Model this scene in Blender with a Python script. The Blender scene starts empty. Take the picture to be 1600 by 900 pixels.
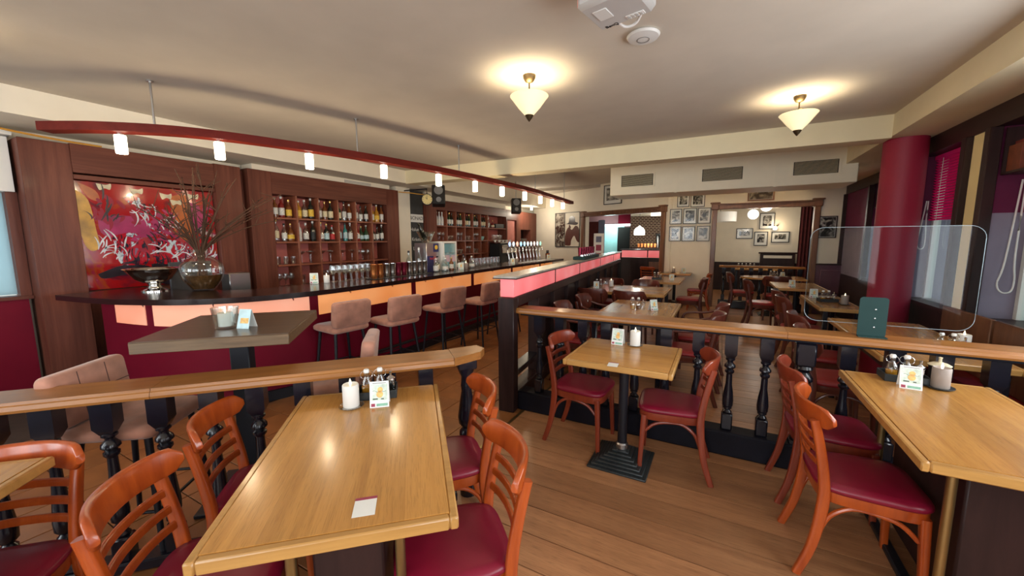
import bpy, math, random
from mathutils import Vector, Matrix
random.seed(7)
S = bpy.context.scene
C = S.collection
PI = math.pi

# ------------------------------------------------------------------ camera
cam = bpy.data.objects.new('camera', bpy.data.cameras.new('camera'))
C.objects.link(cam)
S.camera = cam
_p, _r, _y = [math.radians(a) for a in (7.068, -0.217, -28.18)]
_f = Vector((math.sin(_y)*math.cos(_p), math.cos(_y)*math.cos(_p), -math.sin(_p)))
_rt = Vector((math.cos(_y), -math.sin(_y), 0))
_u = _rt.cross(_f)
_r2 = _rt*math.cos(_r) + _u*math.sin(_r)
_u2 = _u*math.cos(_r) - _rt*math.sin(_r)
_m = Matrix((_r2, _u2, -_f)).transposed().to_4x4()
_m.translation = (0, 0, 1.55)
cam.matrix_world = _m
cam.data.sensor_width = 36
cam.data.lens = 605.07/1600*36
cam.data.clip_start = 0.02

# ------------------------------------------------------------------ world, daylight, exposure
W = bpy.data.worlds.new('sky')
S.world = W
W.use_nodes = True
bg = W.node_tree.nodes['Background']
bg.inputs[0].default_value = (0.80, 0.93, 1.0, 1)
bg.inputs[1].default_value = 1.5
S.view_settings.view_transform = 'Standard'
S.view_settings.look = 'None'
S.view_settings.exposure = 0.2
S.view_settings.gamma = 1
S.view_settings.use_curve_mapping = False

def area(name, loc, rot, sx, sy, power, col):
    l = bpy.data.lights.new(name, 'AREA')
    l.shape = 'RECTANGLE'; l.size = sx; l.size_y = sy; l.energy = power; l.color = col
    o = bpy.data.objects.new(name, l); C.objects.link(o)
    o.location = loc; o.rotation_euler = rot
    return o
DAY = (0.93, 0.96, 1.0)
# daylight standing in the street-side windows behind and beside the camera
for x in (-4.2, -2.0, 0.3):
    area('window_daylight', (x, -2.93, 1.65), (math.radians(90), 0, 0), 1.7, 1.9, 44, DAY)
for y in (-1.2, 0.9, 2.6):
    area('window_daylight', (1.98, y, 1.55), (0, math.radians(90), 0), 1.5, 1.3, 40, DAY)

def point(name, loc, power, col, rad=0.03, parent=None):
    l = bpy.data.lights.new(name, 'POINT')
    l.energy = power; l.color = col; l.shadow_soft_size = rad
    o = bpy.data.objects.new(name, l); C.objects.link(o)
    o.location = loc
    if parent: o.parent = parent
    return o
WARM = (1.0, 0.78, 0.50)

# ------------------------------------------------------------------ materials
def sock(n, *names):
    for k in names:
        if k in n.inputs: return n.inputs[k]
def newmat(name):
    m = bpy.data.materials.new(name); m.use_nodes = True
    nt = m.node_tree
    return m, nt, nt.nodes, nt.links, nt.nodes['Principled BSDF']
def coords(N, L, scale, kind='Object', rnd=False):
    tc = N.new('ShaderNodeTexCoord'); mp = N.new('ShaderNodeMapping')
    mp.inputs['Scale'].default_value = scale
    L.new(tc.outputs[kind], mp.inputs['Vector'])
    if rnd:
        oi = N.new('ShaderNodeObjectInfo'); ml = N.new('ShaderNodeMath'); ml.operation = 'MULTIPLY'
        ml.inputs[1].default_value = 37.0
        L.new(oi.outputs['Random'], ml.inputs[0]); L.new(ml.outputs[0], mp.inputs['Location'])
    return mp.outputs[0]
def ramp(N, stops, interp='LINEAR'):
    r = N.new('ShaderNodeValToRGB'); e = r.color_ramp; e.interpolation = interp
    while len(e.elements) < len(stops): e.elements.new(0.5)
    for i, (p, c) in enumerate(stops):
        e.elements[i].position = p; e.elements[i].color = (*c, 1)
    return r
def pm(name, col, rough=0.5, metal=0.0, var=0.0, scale=8, bump=0.0, coat=0.0, emit=None, es=0.0, sheen=0.0, spec=None, alpha=None):
    m, nt, N, L, b = newmat(name)
    b.inputs['Base Color'].default_value = (*col, 1)
    b.inputs['Roughness'].default_value = rough
    b.inputs['Metallic'].default_value = metal
    if coat: sock(b, 'Coat Weight').default_value = coat; sock(b, 'Coat Roughness').default_value = 0.12
    if sheen: sock(b, 'Sheen Weight').default_value = sheen
    if spec is not None: sock(b, 'Specular IOR Level').default_value = spec
    if emit:
        sock(b, 'Emission Color').default_value = (*emit, 1); sock(b, 'Emission Strength').default_value = es
    if var or bump:
        nz = N.new('ShaderNodeTexNoise'); nz.inputs['Scale'].default_value = scale; nz.inputs['Detail'].default_value = 5
        L.new(coords(N, L, (1, 1, 1)), nz.inputs['Vector'])
        if var:
            r = ramp(N, [(0.3, tuple(c*(1-var) for c in col)), (0.7, tuple(min(1, c*(1+var)) for c in col))])
            L.new(nz.outputs[0], r.inputs[0]); L.new(r.outputs[0], b.inputs['Base Color'])
        if bump:
            bp = N.new('ShaderNodeBump'); bp.inputs['Strength'].default_value = bump; bp.inputs['Distance'].default_value = 0.01
            L.new(nz.outputs[0], bp.inputs['Height']); L.new(bp.outputs[0], b.inputs['Normal'])
    return m
def wood(name, c1, c2, axis=0, rough=0.35, coat=0.3, fine=22.0, along=1.3, rnd=0.0, bump=0.05, pores=0.0, spec=0.5):
    m, nt, N, L, b = newmat(name)
    sc = [fine]*3; sc[axis] = along
    v = coords(N, L, sc, rnd=bool(rnd))
    n1 = N.new('ShaderNodeTexNoise'); n1.inputs['Scale'].default_value = 1.0; n1.inputs['Detail'].default_value = 6
    n1.inputs['Roughness'].default_value = 0.65; sock(n1, 'Distortion').default_value = 0.4
    L.new(v, n1.inputs['Vector'])
    r = ramp(N, [(0.28, c1), (0.72, c2)])
    L.new(n1.outputs[0], r.inputs[0])
    out = r.outputs[0]
    if pores:
        sp = [fine*16]*3; sp[axis] = along*16
        n2 = N.new('ShaderNodeTexNoise'); n2.inputs['Scale'].default_value = 1.0; n2.inputs['Detail'].default_value = 2
        L.new(coords(N, L, sp), n2.inputs['Vector'])
        n3 = N.new('ShaderNodeTexNoise'); n3.inputs['Scale'].default_value = 3.0; n3.inputs['Detail'].default_value = 3
        L.new(coords(N, L, (1, 1, 1)), n3.inputs['Vector'])
        r2 = ramp(N, [(0.36, (1-pores,)*3), (0.46, (1, 1, 1))]); L.new(n2.outputs[0], r2.inputs[0])
        r3 = ramp(N, [(0.3, (1-pores*.5,)*3), (0.6, (1, 1, 1))]); L.new(n3.outputs[0], r3.inputs[0])
        for rr_ in (r2, r3):
            mx = N.new('ShaderNodeMix'); mx.data_type = 'RGBA'; mx.blend_type = 'MULTIPLY'; mx.inputs[0].default_value = 1.0
            L.new(out, mx.inputs[6]); L.new(rr_.outputs[0], mx.inputs[7]); out = mx.outputs[2]
    if rnd:
        oi = N.new('ShaderNodeObjectInfo'); mr = N.new('ShaderNodeMapRange')
        mr.inputs['To Min'].default_value = 1-rnd; mr.inputs['To Max'].default_value = 1+rnd
        L.new(oi.outputs['Random'], mr.inputs['Value'])
        hs = N.new('ShaderNodeHueSaturation'); L.new(mr.outputs[0], hs.inputs['Value']); L.new(out, hs.inputs['Color'])
        out = hs.outputs[0]
    L.new(out, b.inputs['Base Color'])
    b.inputs['Roughness'].default_value = rough; sock(b, 'Specular IOR Level').default_value = spec
    sock(b, 'Coat Weight').default_value = coat; sock(b, 'Coat Roughness').default_value = 0.15
    if bump:
        bp = N.new('ShaderNodeBump'); bp.inputs['Strength'].default_value = bump; bp.inputs['Distance'].default_value = 0.004
        L.new(n1.outputs[0], bp.inputs['Height']); L.new(bp.outputs[0], b.inputs['Normal'])
    return m
def glass(name, tint=(1, 1, 1), refl=0.9, rough=0.02, face=0.06, edge=0.75):
    m, nt, N, L, b = newmat(name)
    N.remove(b)
    t = N.new('ShaderNodeBsdfTransparent'); t.inputs[0].default_value = (*tint, 1)
    g = N.new('ShaderNodeBsdfGlossy'); g.inputs['Roughness'].default_value = rough; g.inputs[0].default_value = (refl, refl, refl, 1)
    lw = N.new('ShaderNodeLayerWeight'); lw.inputs[0].default_value = 0.35
    mr = N.new('ShaderNodeMapRange'); mr.inputs['To Min'].default_value = face; mr.inputs['To Max'].default_value = edge
    L.new(lw.outputs['Facing'], mr.inputs['Value'])
    mx = N.new('ShaderNodeMixShader'); L.new(mr.outputs[0], mx.inputs[0]); L.new(t.outputs[0], mx.inputs[1]); L.new(g.outputs[0], mx.inputs[2])
    L.new(mx.outputs[0], N['Material Output'].inputs[0])
    return m
def translucent(name, col, mixf=0.6):
    m, nt, N, L, b = newmat(name); N.remove(b)
    t = N.new('ShaderNodeBsdfTranslucent'); t.inputs[0].default_value = (*col, 1)
    d = N.new('ShaderNodeBsdfDiffuse'); d.inputs[0].default_value = (*col, 1)
    mx = N.new('ShaderNodeMixShader'); mx.inputs[0].default_value = mixf
    L.new(d.outputs[0], mx.inputs[1]); L.new(t.outputs[0], mx.inputs[2]); L.new(mx.outputs[0], N['Material Output'].inputs[0])
    return m

MT = {}
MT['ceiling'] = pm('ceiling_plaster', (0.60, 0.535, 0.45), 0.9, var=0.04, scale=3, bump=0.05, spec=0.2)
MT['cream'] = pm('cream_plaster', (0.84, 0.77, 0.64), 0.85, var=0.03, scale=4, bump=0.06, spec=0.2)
MT['yellow_cream'] = pm('yellow_cream_paint', (0.86, 0.70, 0.36), 0.8, var=0.03, scale=4, spec=0.2)
MT['white_paint'] = pm('white_paint', (0.82, 0.80, 0.75), 0.6, var=0.02)
MT['wine'] = pm('wine_red_paint', (0.12, 0.014, 0.05), 0.7, var=0.08, scale=6, spec=0.2)
MT['lilac'] = pm('grey_lilac_paint', (0.25, 0.215, 0.28), 0.8, var=0.06, scale=6, spec=0.2)
MT['beam_cream'] = pm('yellowish_beam_paint', (0.80, 0.70, 0.47), 0.85, var=0.03, scale=4, spec=0.2)
MT['red_wall'] = pm('dark_red_paint', (0.16, 0.004, 0.018), 0.55, var=0.06, scale=3, spec=0.15)
MT['red_column'] = pm('carmine_paint', (0.30, 0.008, 0.035), 0.55, var=0.04, scale=3)
MT['niche_red'] = pm('dusty_red_paint', (0.60, 0.17, 0.14), 0.7, var=0.05)
MT['mahogany'] = wood('mahogany_veneer', (0.085, 0.024, 0.015), (0.195, 0.062, 0.039), axis=2, rough=0.45, coat=0.03, fine=12, along=0.8, spec=0.2)
MT['mahogany_h'] = wood('mahogany_veneer_flat', (0.085, 0.024, 0.015), (0.195, 0.062, 0.039), axis=1, rough=0.45, coat=0.03, fine=12, along=0.8, spec=0.2)
MT['shelfwood'] = wood('shelf_wood', (0.19, 0.052, 0.026), (0.32, 0.098, 0.05), axis=1, rough=0.4, coat=0.1, fine=14)
MT['beamwood'] = wood('red_beam_wood', (0.10, 0.009, 0.006), (0.18, 0.020, 0.012), axis=1, rough=0.5, coat=0.0, fine=10, spec=0.15)
MT['darkwood'] = wood('black_brown_wood', (0.015, 0.008, 0.008), (0.042, 0.019, 0.017), axis=2, rough=0.42, coat=0.04, fine=12, spec=0.25)
MT['darkwood_h'] = wood('black_brown_wood_flat', (0.018, 0.008, 0.008), (0.045, 0.020, 0.017), axis=1, rough=0.42, coat=0.04, fine=12, spec=0.25)
MT['framewood'] = wood('door_frame_wood', (0.12, 0.045, 0.02), (0.22, 0.095, 0.045), axis=2, rough=0.4, coat=0.2, fine=14)
MT['blackpaint'] = pm('black_matt_paint', (0.008, 0.008, 0.014), 0.55, var=0.2, scale=9, spec=0.2)
MT['blacklacquer'] = pm('black_lacquer', (0.008, 0.008, 0.014), 0.25, var=0.2, scale=9, coat=0.25)
MT['counter'] = wood('dark_counter', (0.010, 0.005, 0.005), (0.024, 0.010, 0.009), axis=1, rough=0.2, coat=0.25, fine=9, spec=0.35)
MT['oak'] = wood('oak_tabletop', (0.40, 0.178, 0.040), (0.58, 0.285, 0.070), axis=1, rough=0.27, coat=0.38, fine=22, along=1.0, rnd=0.18, bump=0.14, pores=0.16)
MT['oak_x'] = wood('oak_tabletop_cross', (0.40, 0.178, 0.040), (0.58, 0.285, 0.070), axis=0, rough=0.27, coat=0.38, fine=22, along=1.0, rnd=0.18, bump=0.14, pores=0.16)
MT['oak_edge'] = wood('oak_edging', (0.36, 0.175, 0.045), (0.56, 0.30, 0.085), axis=0, rough=0.35, coat=0.3, fine=18)
MT['rail'] = wood('oak_handrail', (0.22, 0.080, 0.018), (0.40, 0.168, 0.044), axis=0, rough=0.3, coat=0.15, fine=26, along=1.5, spec=0.3)
MT['rail_edge'] = wood('oak_handrail_edge', (0.34, 0.16, 0.05), (0.50, 0.26, 0.09), axis=0, rough=0.3, coat=0.3, fine=30)
MT['hightop'] = wood('walnut_grey_tabletop', (0.050, 0.027, 0.016), (0.115, 0.066, 0.038), axis=0, rough=0.30, coat=0.15, fine=34, along=1.2)
MT['hightop_edge'] = wood('walnut_grey_edge', (0.08, 0.048, 0.022), (0.18, 0.11, 0.055), axis=0, rough=0.4, coat=0.1, fine=50, along=3)
MT['plank'] = wood('floor_plank', (0.34, 0.150, 0.066), (0.52, 0.255, 0.115), axis=0, rough=0.36, coat=0.06, fine=16, along=0.7, rnd=0.26, bump=0.2, pores=0.28)
MT['tile'] = pm('terracotta_tile', (0.27, 0.105, 0.032), 0.36, var=0.22, scale=5, bump=0.04, coat=0.1)
MT['grout'] = pm('dark_grout', (0.05, 0.03, 0.02), 0.9, var=0.2)
MT['cherry'] = wood('cherry_chair_wood', (0.25, 0.034, 0.006), (0.50, 0.092, 0.012), axis=2, rough=0.28, coat=0.4, fine=14, along=2, bump=0.03)
MT['cherry_dark'] = wood('redbrown_chair_wood', (0.16, 0.022, 0.010), (0.30, 0.050, 0.018), axis=2, rough=0.3, coat=0.35, fine=14, along=2, bump=0.03)
MT['mahog_chair'] = wood('dark_mahogany_chair_wood', (0.075, 0.016, 0.010), (0.15, 0.034, 0.018), axis=2, rough=0.28, coat=0.4, fine=14, along=2, bump=0.03)
MT['vinyl'] = pm('burgundy_vinyl', (0.20, 0.005, 0.024), 0.36, var=0.10, scale=7, bump=0.03)
MT['vinyl_red'] = pm('red_vinyl', (0.28, 0.014, 0.018), 0.36, var=0.10, scale=7, bump=0.03)
MT['velvet'] = pm('mauve_velvet', (0.42, 0.195, 0.130), 0.8, var=0.26, scale=9, bump=0.08, sheen=0.35)
MT['seam'] = pm('velvet_seam', (0.10, 0.05, 0.045), 0.9)
MT['blackmetal'] = pm('black_metal', (0.010, 0.011, 0.016), 0.4, var=0.1, spec=0.35)
MT['iron'] = pm('cast_iron', (0.035, 0.042, 0.045), 0.4, var=0.2, metal=0.3)
MT['chrome'] = pm('chrome', (0.75, 0.75, 0.76), 0.12, metal=1.0)
MT['steel'] = pm('brushed_steel', (0.52, 0.52, 0.52), 0.3, metal=1.0, var=0.05)
MT['brass'] = pm('aged_brass', (0.34, 0.24, 0.10), 0.35, metal=0.9, var=0.1)
MT['bronze'] = pm('bronze_metal', (0.10, 0.07, 0.035), 0.4, metal=0.8, var=0.15)
MT['copper'] = pm('copper_finish', (0.72, 0.26, 0.08), 0.25, metal=0.9)
MT['redmetal'] = pm('wine_red_metal', (0.30, 0.03, 0.06), 0.25, metal=0.8)
MT['glass'] = glass('clear_glass', (0.93, 0.96, 0.95))
MT['glassware'] = glass('drinking_glass', (0.90, 0.93, 0.93), refl=1.0, rough=0.10, face=0.11, edge=0.8)
MT['winglass'] = glass('window_glass', (0.92, 0.97, 0.96), face=0.012, edge=0.4)
MT['acrylic'] = glass('acrylic_sheet', (0.93, 0.96, 0.98), face=0.004, edge=0.15)
MT['picglass'] = glass('picture_glass', (1, 1, 1), face=0.010, edge=0.25)
MT['rim'] = pm('painted_edge_glint', (0.30, 0.37, 0.40), 0.25)  # pale tone carries the bright look of the sheet's refracting edge
MT['frost'] = translucent('frosted_glass', (0.62, 0.76, 0.80), 0.7)
MT['lampshade_white'] = pm('white_glass_shade', (0.9, 0.88, 0.8), 0.4, emit=(1.0, 0.90, 0.72), es=1.6)
MT['tube_glow'] = pm('glowing_lamp_glass', (1, 0.95, 0.8), 0.4, emit=(1.0, 0.86, 0.60), es=6.0)
MT['pendant'] = pm('alabaster_shade', (0.85, 0.75, 0.5), 0.4, var=0.05, emit=(1.0, 0.80, 0.45), es=0.65)
MT['globe'] = pm('opal_globe', (0.95, 0.93, 0.85), 0.3, emit=(1.0, 0.95, 0.84), es=1.5)
MT['flame'] = pm('led_flame', (1, 0.9, 0.7), 0.4, emit=(1.0, 0.82, 0.5), es=3.0)
MT['wax'] = pm('white_wax', (0.74, 0.72, 0.67), 0.45, var=0.03)
MT['wax_taupe'] = pm('taupe_wax', (0.30, 0.245, 0.21), 0.5, var=0.05)
MT['paper'] = pm('white_card', (0.80, 0.81, 0.78), 0.6, var=0.02)
MT['paper_blue'] = pm('pale_blue_card', (0.55, 0.74, 0.78), 0.6, var=0.1, scale=30)
MT['print_orange'] = pm('orange_print', (0.85, 0.48, 0.16), 0.6, var=0.3, scale=60)
MT['print_green'] = pm('green_print', (0.22, 0.45, 0.33), 0.6, var=0.2, scale=60)
MT['print_maroon'] = pm('maroon_print', (0.32, 0.04, 0.08), 0.6)
MT['print_dark'] = pm('dark_print', (0.06, 0.09, 0.06), 0.6)
MT['print_pale'] = pm('pale_green_print', (0.62, 0.72, 0.62), 0.6, var=0.25, scale=45)
MT['black'] = pm('black_plastic', (0.012, 0.012, 0.013), 0.45, var=0.1)
MT['grey'] = pm('dark_grey_plastic', (0.06, 0.06, 0.065), 0.5)
MT['driver'] = pm('grey_speaker_cone', (0.22, 0.22, 0.22), 0.5)
MT['white_plastic'] = pm('white_plastic', (0.70, 0.69, 0.66), 0.4)
MT['grey_plastic'] = pm('pale_grey_plastic', (0.50, 0.48, 0.46), 0.45, var=0.03)
MT['pink_trim'] = pm('salmon_plastic', (0.75, 0.33, 0.27), 0.4)
MT['bracket'] = pm('dark_green_metal_plate', (0.020, 0.050, 0.048), 0.6, var=0.05, spec=0.15)
MT['chalk'] = pm('chalkboard_slate', (0.035, 0.037, 0.04), 0.7, var=0.25, scale=6)
MT['chalkwhite'] = pm('chalk_white', (0.75, 0.75, 0.72), 0.9)
MT['clockface'] = pm('yellowed_clock_face', (0.72, 0.57, 0.22), 0.5, var=0.05)
MT['cable_o'] = pm('orange_cable_sheath', (0.62, 0.30, 0.04), 0.5)
MT['cord'] = pm('white_cord', (0.72, 0.70, 0.68), 0.5)
MT['blind'] = translucent('magenta_blind_slat', (0.95, 0.06, 0.36), 0.6)
MT['darkcurtain'] = pm('dark_red_curtain', (0.09, 0.012, 0.012), 0.9, var=0.2, bump=0.1)
MT['towel'] = pm('red_fabric', (0.30, 0.01, 0.03), 0.9, var=0.2, bump=0.1)
MT['twig'] = pm('brown_twig', (0.07, 0.03, 0.014), 0.8, var=0.2)
MT['water'] = pm('brown_vase_water', (0.10, 0.045, 0.015), 0.1, var=0.5, scale=30)
MT['silverbowl'] = pm('polished_silver', (0.72, 0.70, 0.67), 0.08, metal=1.0)
MT['stone'] = pm('pale_stone_top', (0.42, 0.38, 0.32), 0.3, var=0.25, scale=14, coat=0.2)
MT['ceramic'] = pm('white_ceramic', (0.78, 0.77, 0.73), 0.2)
MT['teal'] = pm('teal_cup', (0.35, 0.62, 0.58), 0.2)
MT['navy'] = pm('navy_card', (0.02, 0.02, 0.10), 0.5)
MT['duct'] = pm('cream_duct_paint', (0.88, 0.79, 0.60), 0.6, var=0.02)
MT['ductgrille'] = pm('grille_slat_paint', (0.55, 0.47, 0.30), 0.5)
MT['void'] = pm('painted_cavity_shade', (0.01, 0.009, 0.008), 0.9)  # near-black; the shade inside openings is put into the colour
MT['kitchen'] = pm('painted_kitchen_glow', (0.45, 0.80, 0.80), 0.35, var=0.05)  # cyan glow of the lit kitchen, put into a surface colour
MT['kitchen_lamp'] = pm('kitchen_strip_light', (0.9, 1, 1), 0.4, emit=(0.85, 1.0, 0.96), es=3.5)
MT['bluegrey'] = pm('blue_grey_panel', (0.13, 0.14, 0.22), 0.5, var=0.1)
MT['mauve_wall'] = pm('mauve_wall_paint', (0.34, 0.17, 0.18), 0.8, var=0.04)
MT['pink_room'] = pm('salmon_wall_paint', (0.62, 0.22, 0.18), 0.8, var=0.05)
MT['books'] = [pm('book_cover_%d' % i, c, 0.6, var=0.2, scale=20) for i, c in enumerate(((0.17, 0.04, 0.015), (0.20, 0.03, 0.02), (0.36, 0.17, 0.04), (0.12, 0.05, 0.02), (0.40, 0.24, 0.07)))]
MT['pale_outside'] = pm('pale_render_facade', (0.62, 0.70, 0.66), 0.8, var=0.08, scale=2)
MT['wainscot'] = pm('aubergine_wainscot', (0.10, 0.035, 0.06), 0.5, var=0.08)
MT['bluefilm'] = pm('blue_film', (0.10, 0.17, 0.24), 0.4)
def glow(name, c0, c1, es):
    m, nt, N, L, b = newmat(name)
    nz = N.new('ShaderNodeTexNoise'); nz.inputs['Scale'].default_value = 1.6; nz.inputs['Detail'].default_value = 2
    L.new(coords(N, L, (1, 1, 1)), nz.inputs['Vector'])
    r = ramp(N, [(0.3, c0), (0.7, c1)]); L.new(nz.outputs[0], r.inputs[0])
    L.new(r.outputs[0], sock(b, 'Emission Color')); L.new(r.outputs[0], b.inputs['Base Color'])
    sock(b, 'Emission Strength').default_value = es; b.inputs['Roughness'].default_value = 0.25
    return m
MT['bar_glow'] = glow('amber_backlit_panel', (0.90, 0.29, 0.07), (1.0, 0.44, 0.17), 0.46)
MT['bar_glow_pink'] = glow('peach_backlit_panel', (0.90, 0.33, 0.20), (1.0, 0.48, 0.32), 0.44)
MT['pink_glow'] = glow('pink_backlit_panel', (0.86, 0.14, 0.15), (1.0, 0.30, 0.31), 0.45)
def bottle_mat(name, col, rough=0.08):
    return pm(name, col, rough, coat=0.5)
BM = {'amber': bottle_mat('amber_bottle_glass', (0.16, 0.045, 0.008)), 'dark': bottle_mat('dark_bottle_glass', (0.012, 0.014, 0.010)),
      'green': bottle_mat('green_bottle_glass', (0.015, 0.05, 0.02)), 'red': bottle_mat('red_bottle_liquid', (0.20, 0.012, 0.01)),
      'teal': bottle_mat('teal_bottle_glass', (0.03, 0.22, 0.22)), 'gold': bottle_mat('golden_bottle_liquid', (0.45, 0.20, 0.02)),
      'clear': glass('clear_bottle_glass', (0.80, 0.86, 0.84), face=0.12), 'white': bottle_mat('white_bottle', (0.65, 0.66, 0.66), 0.25)}
LM = {'white': pm('white_label', (0.70, 0.69, 0.64), 0.6, var=0.25, scale=60), 'yellow': pm('yellow_label', (0.75, 0.48, 0.05), 0.6, var=0.2, scale=60),
      'black': pm('black_label', (0.02, 0.02, 0.02), 0.6), 'red': pm('red_label', (0.5, 0.03, 0.03), 0.6, var=0.2, scale=60), 'blue': pm('pale_blue_label', (0.45, 0.62, 0.66), 0.6, var=0.2, scale=60),
      'cream': pm('cream_label', (0.72, 0.62, 0.40), 0.6, var=0.2, scale=60)}
CM = {'black': MT['black'], 'gold': pm('gold_cap', (0.6, 0.40, 0.12), 0.3, metal=0.8), 'red': pm('red_cap', (0.45, 0.02, 0.03), 0.4), 'white': pm('white_cap', (0.75, 0.74, 0.70), 0.4)}

def photo_mat(name, dark=(0.02, 0.02, 0.02), light=(0.62, 0.60, 0.55), scale=6.0):
    m, nt, N, L, b = newmat(name)
    nz = N.new('ShaderNodeTexNoise'); nz.inputs['Scale'].default_value = scale; nz.inputs['Detail'].default_value = 3; sock(nz, 'Distortion').default_value = 1.2
    L.new(coords(N, L, (1, 1, 1), rnd=True), nz.inputs['Vector'])
    r = ramp(N, [(0.42, dark), (0.52, tuple((a+c)/3 for a, c in zip(dark, light))), (0.66, light)])
    L.new(nz.outputs[0], r.inputs[0]); L.new(r.outputs[0], b.inputs['Base Color']); b.inputs['Roughness'].default_value = 0.15
    return m
MT['photo'] = photo_mat('black_white_photo', scale=9)
MT['photo_sepia'] = photo_mat('sepia_photo', (0.05, 0.035, 0.03), (0.5, 0.42, 0.34), 6)
def art_mat():
    m, nt, N, L, b = newmat('abstract_painting')
    v = coords(N, L, (1, 1, 1))
    nz = N.new('ShaderNodeTexNoise'); nz.inputs['Scale'].default_value = 2.1; nz.inputs['Detail'].default_value = 3.5; sock(nz, 'Distortion').default_value = 1.6
    L.new(v, nz.inputs['Vector'])
    r = ramp(N, [(0.30, (0.015, 0.01, 0.03)), (0.37, (0.20, 0.01, 0.02)), (0.43, (0.40, 0.008, 0.010)), (0.56, (0.38, 0.010, 0.016)), (0.60, (0.42, 0.06, 0.01)), (0.66, (0.34, 0.015, 0.07)), (0.72, (0.55, 0.48, 0.45))])
    L.new(nz.outputs[0], r.inputs[0]); L.new(r.outputs[0], b.inputs['Base Color'])
    b.inputs['Roughness'].default_value = 0.12; sock(b, 'Coat Weight').default_value = 0.8; sock(b, 'Coat Roughness').default_value = 0.03
    return m
MT['art'] = art_mat()
def streak_mat():
    m, nt, N, L, b = newmat('painted_streaks')
    nz = N.new('ShaderNodeTexNoise'); nz.inputs['Scale'].default_value = 7; nz.inputs['Detail'].default_value = 3; sock(nz, 'Distortion').default_value = 2.0
    L.new(coords(N, L, (1, 1.7, 1), rnd=True), nz.inputs['Vector'])
    r = ramp(N, [(0.40, (0.02, 0.015, 0.03)), (0.45, (0.45, 0.012, 0.02)), (0.55, (0.48, 0.015, 0.04)), (0.585, (0.16, 0.20, 0.30)), (0.63, (0.62, 0.70, 0.74))])
    L.new(nz.outputs[0], r.inputs[0]); L.new(r.outputs[0], b.inputs['Base Color']); b.inputs['Roughness'].default_value = 0.12
    return m
MT['streaks'] = streak_mat()
MT['art_yellow'] = pm('yellow_paint_stroke', (0.62, 0.33, 0.03), 0.3, var=0.35, scale=7)
MT['art_white'] = pm('white_paint_stroke', (0.66, 0.68, 0.72), 0.3, var=0.3, scale=12)
MT['art_magenta'] = pm('magenta_paint_stroke', (0.36, 0.02, 0.11), 0.3, var=0.3, scale=7)
MT['art_orange'] = pm('orange_paint_stroke', (0.48, 0.11, 0.015), 0.3, var=0.3, scale=7)
MT['art_cream'] = pm('cream_paint_stroke', (0.72, 0.62, 0.42), 0.3, var=0.3, scale=12)
MT['art_black'] = pm('black_paint_stroke', (0.02, 0.012, 0.02), 0.3, var=0.3, scale=12)
def brick_mat():
    m, nt, N, L, b = newmat('far_brickwork')
    br = N.new('ShaderNodeTexBrick'); br.inputs['Scale'].default_value = 4.2
    br.inputs['Color1'].default_value = (0.05, 0.02, 0.016, 1); br.inputs['Color2'].default_value = (0.09, 0.035, 0.024, 1); br.inputs['Mortar'].default_value = (0.42, 0.32, 0.22, 1)
    br.inputs['Mortar Size'].default_value = 0.035
    tc = N.new('ShaderNodeTexCoord'); sp = N.new('ShaderNodeSeparateXYZ'); cb = N.new('ShaderNodeCombineXYZ')
    L.new(tc.outputs['Object'], sp.inputs[0]); L.new(sp.outputs[0], cb.inputs[0]); L.new(sp.outputs[2], cb.inputs[1]); L.new(cb.outputs[0], br.inputs['Vector'])
    L.new(br.outputs[0], b.inputs['Base Color']); b.inputs['Roughness'].default_value = 0.85
    return m
MT['brick'] = brick_mat()

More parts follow.
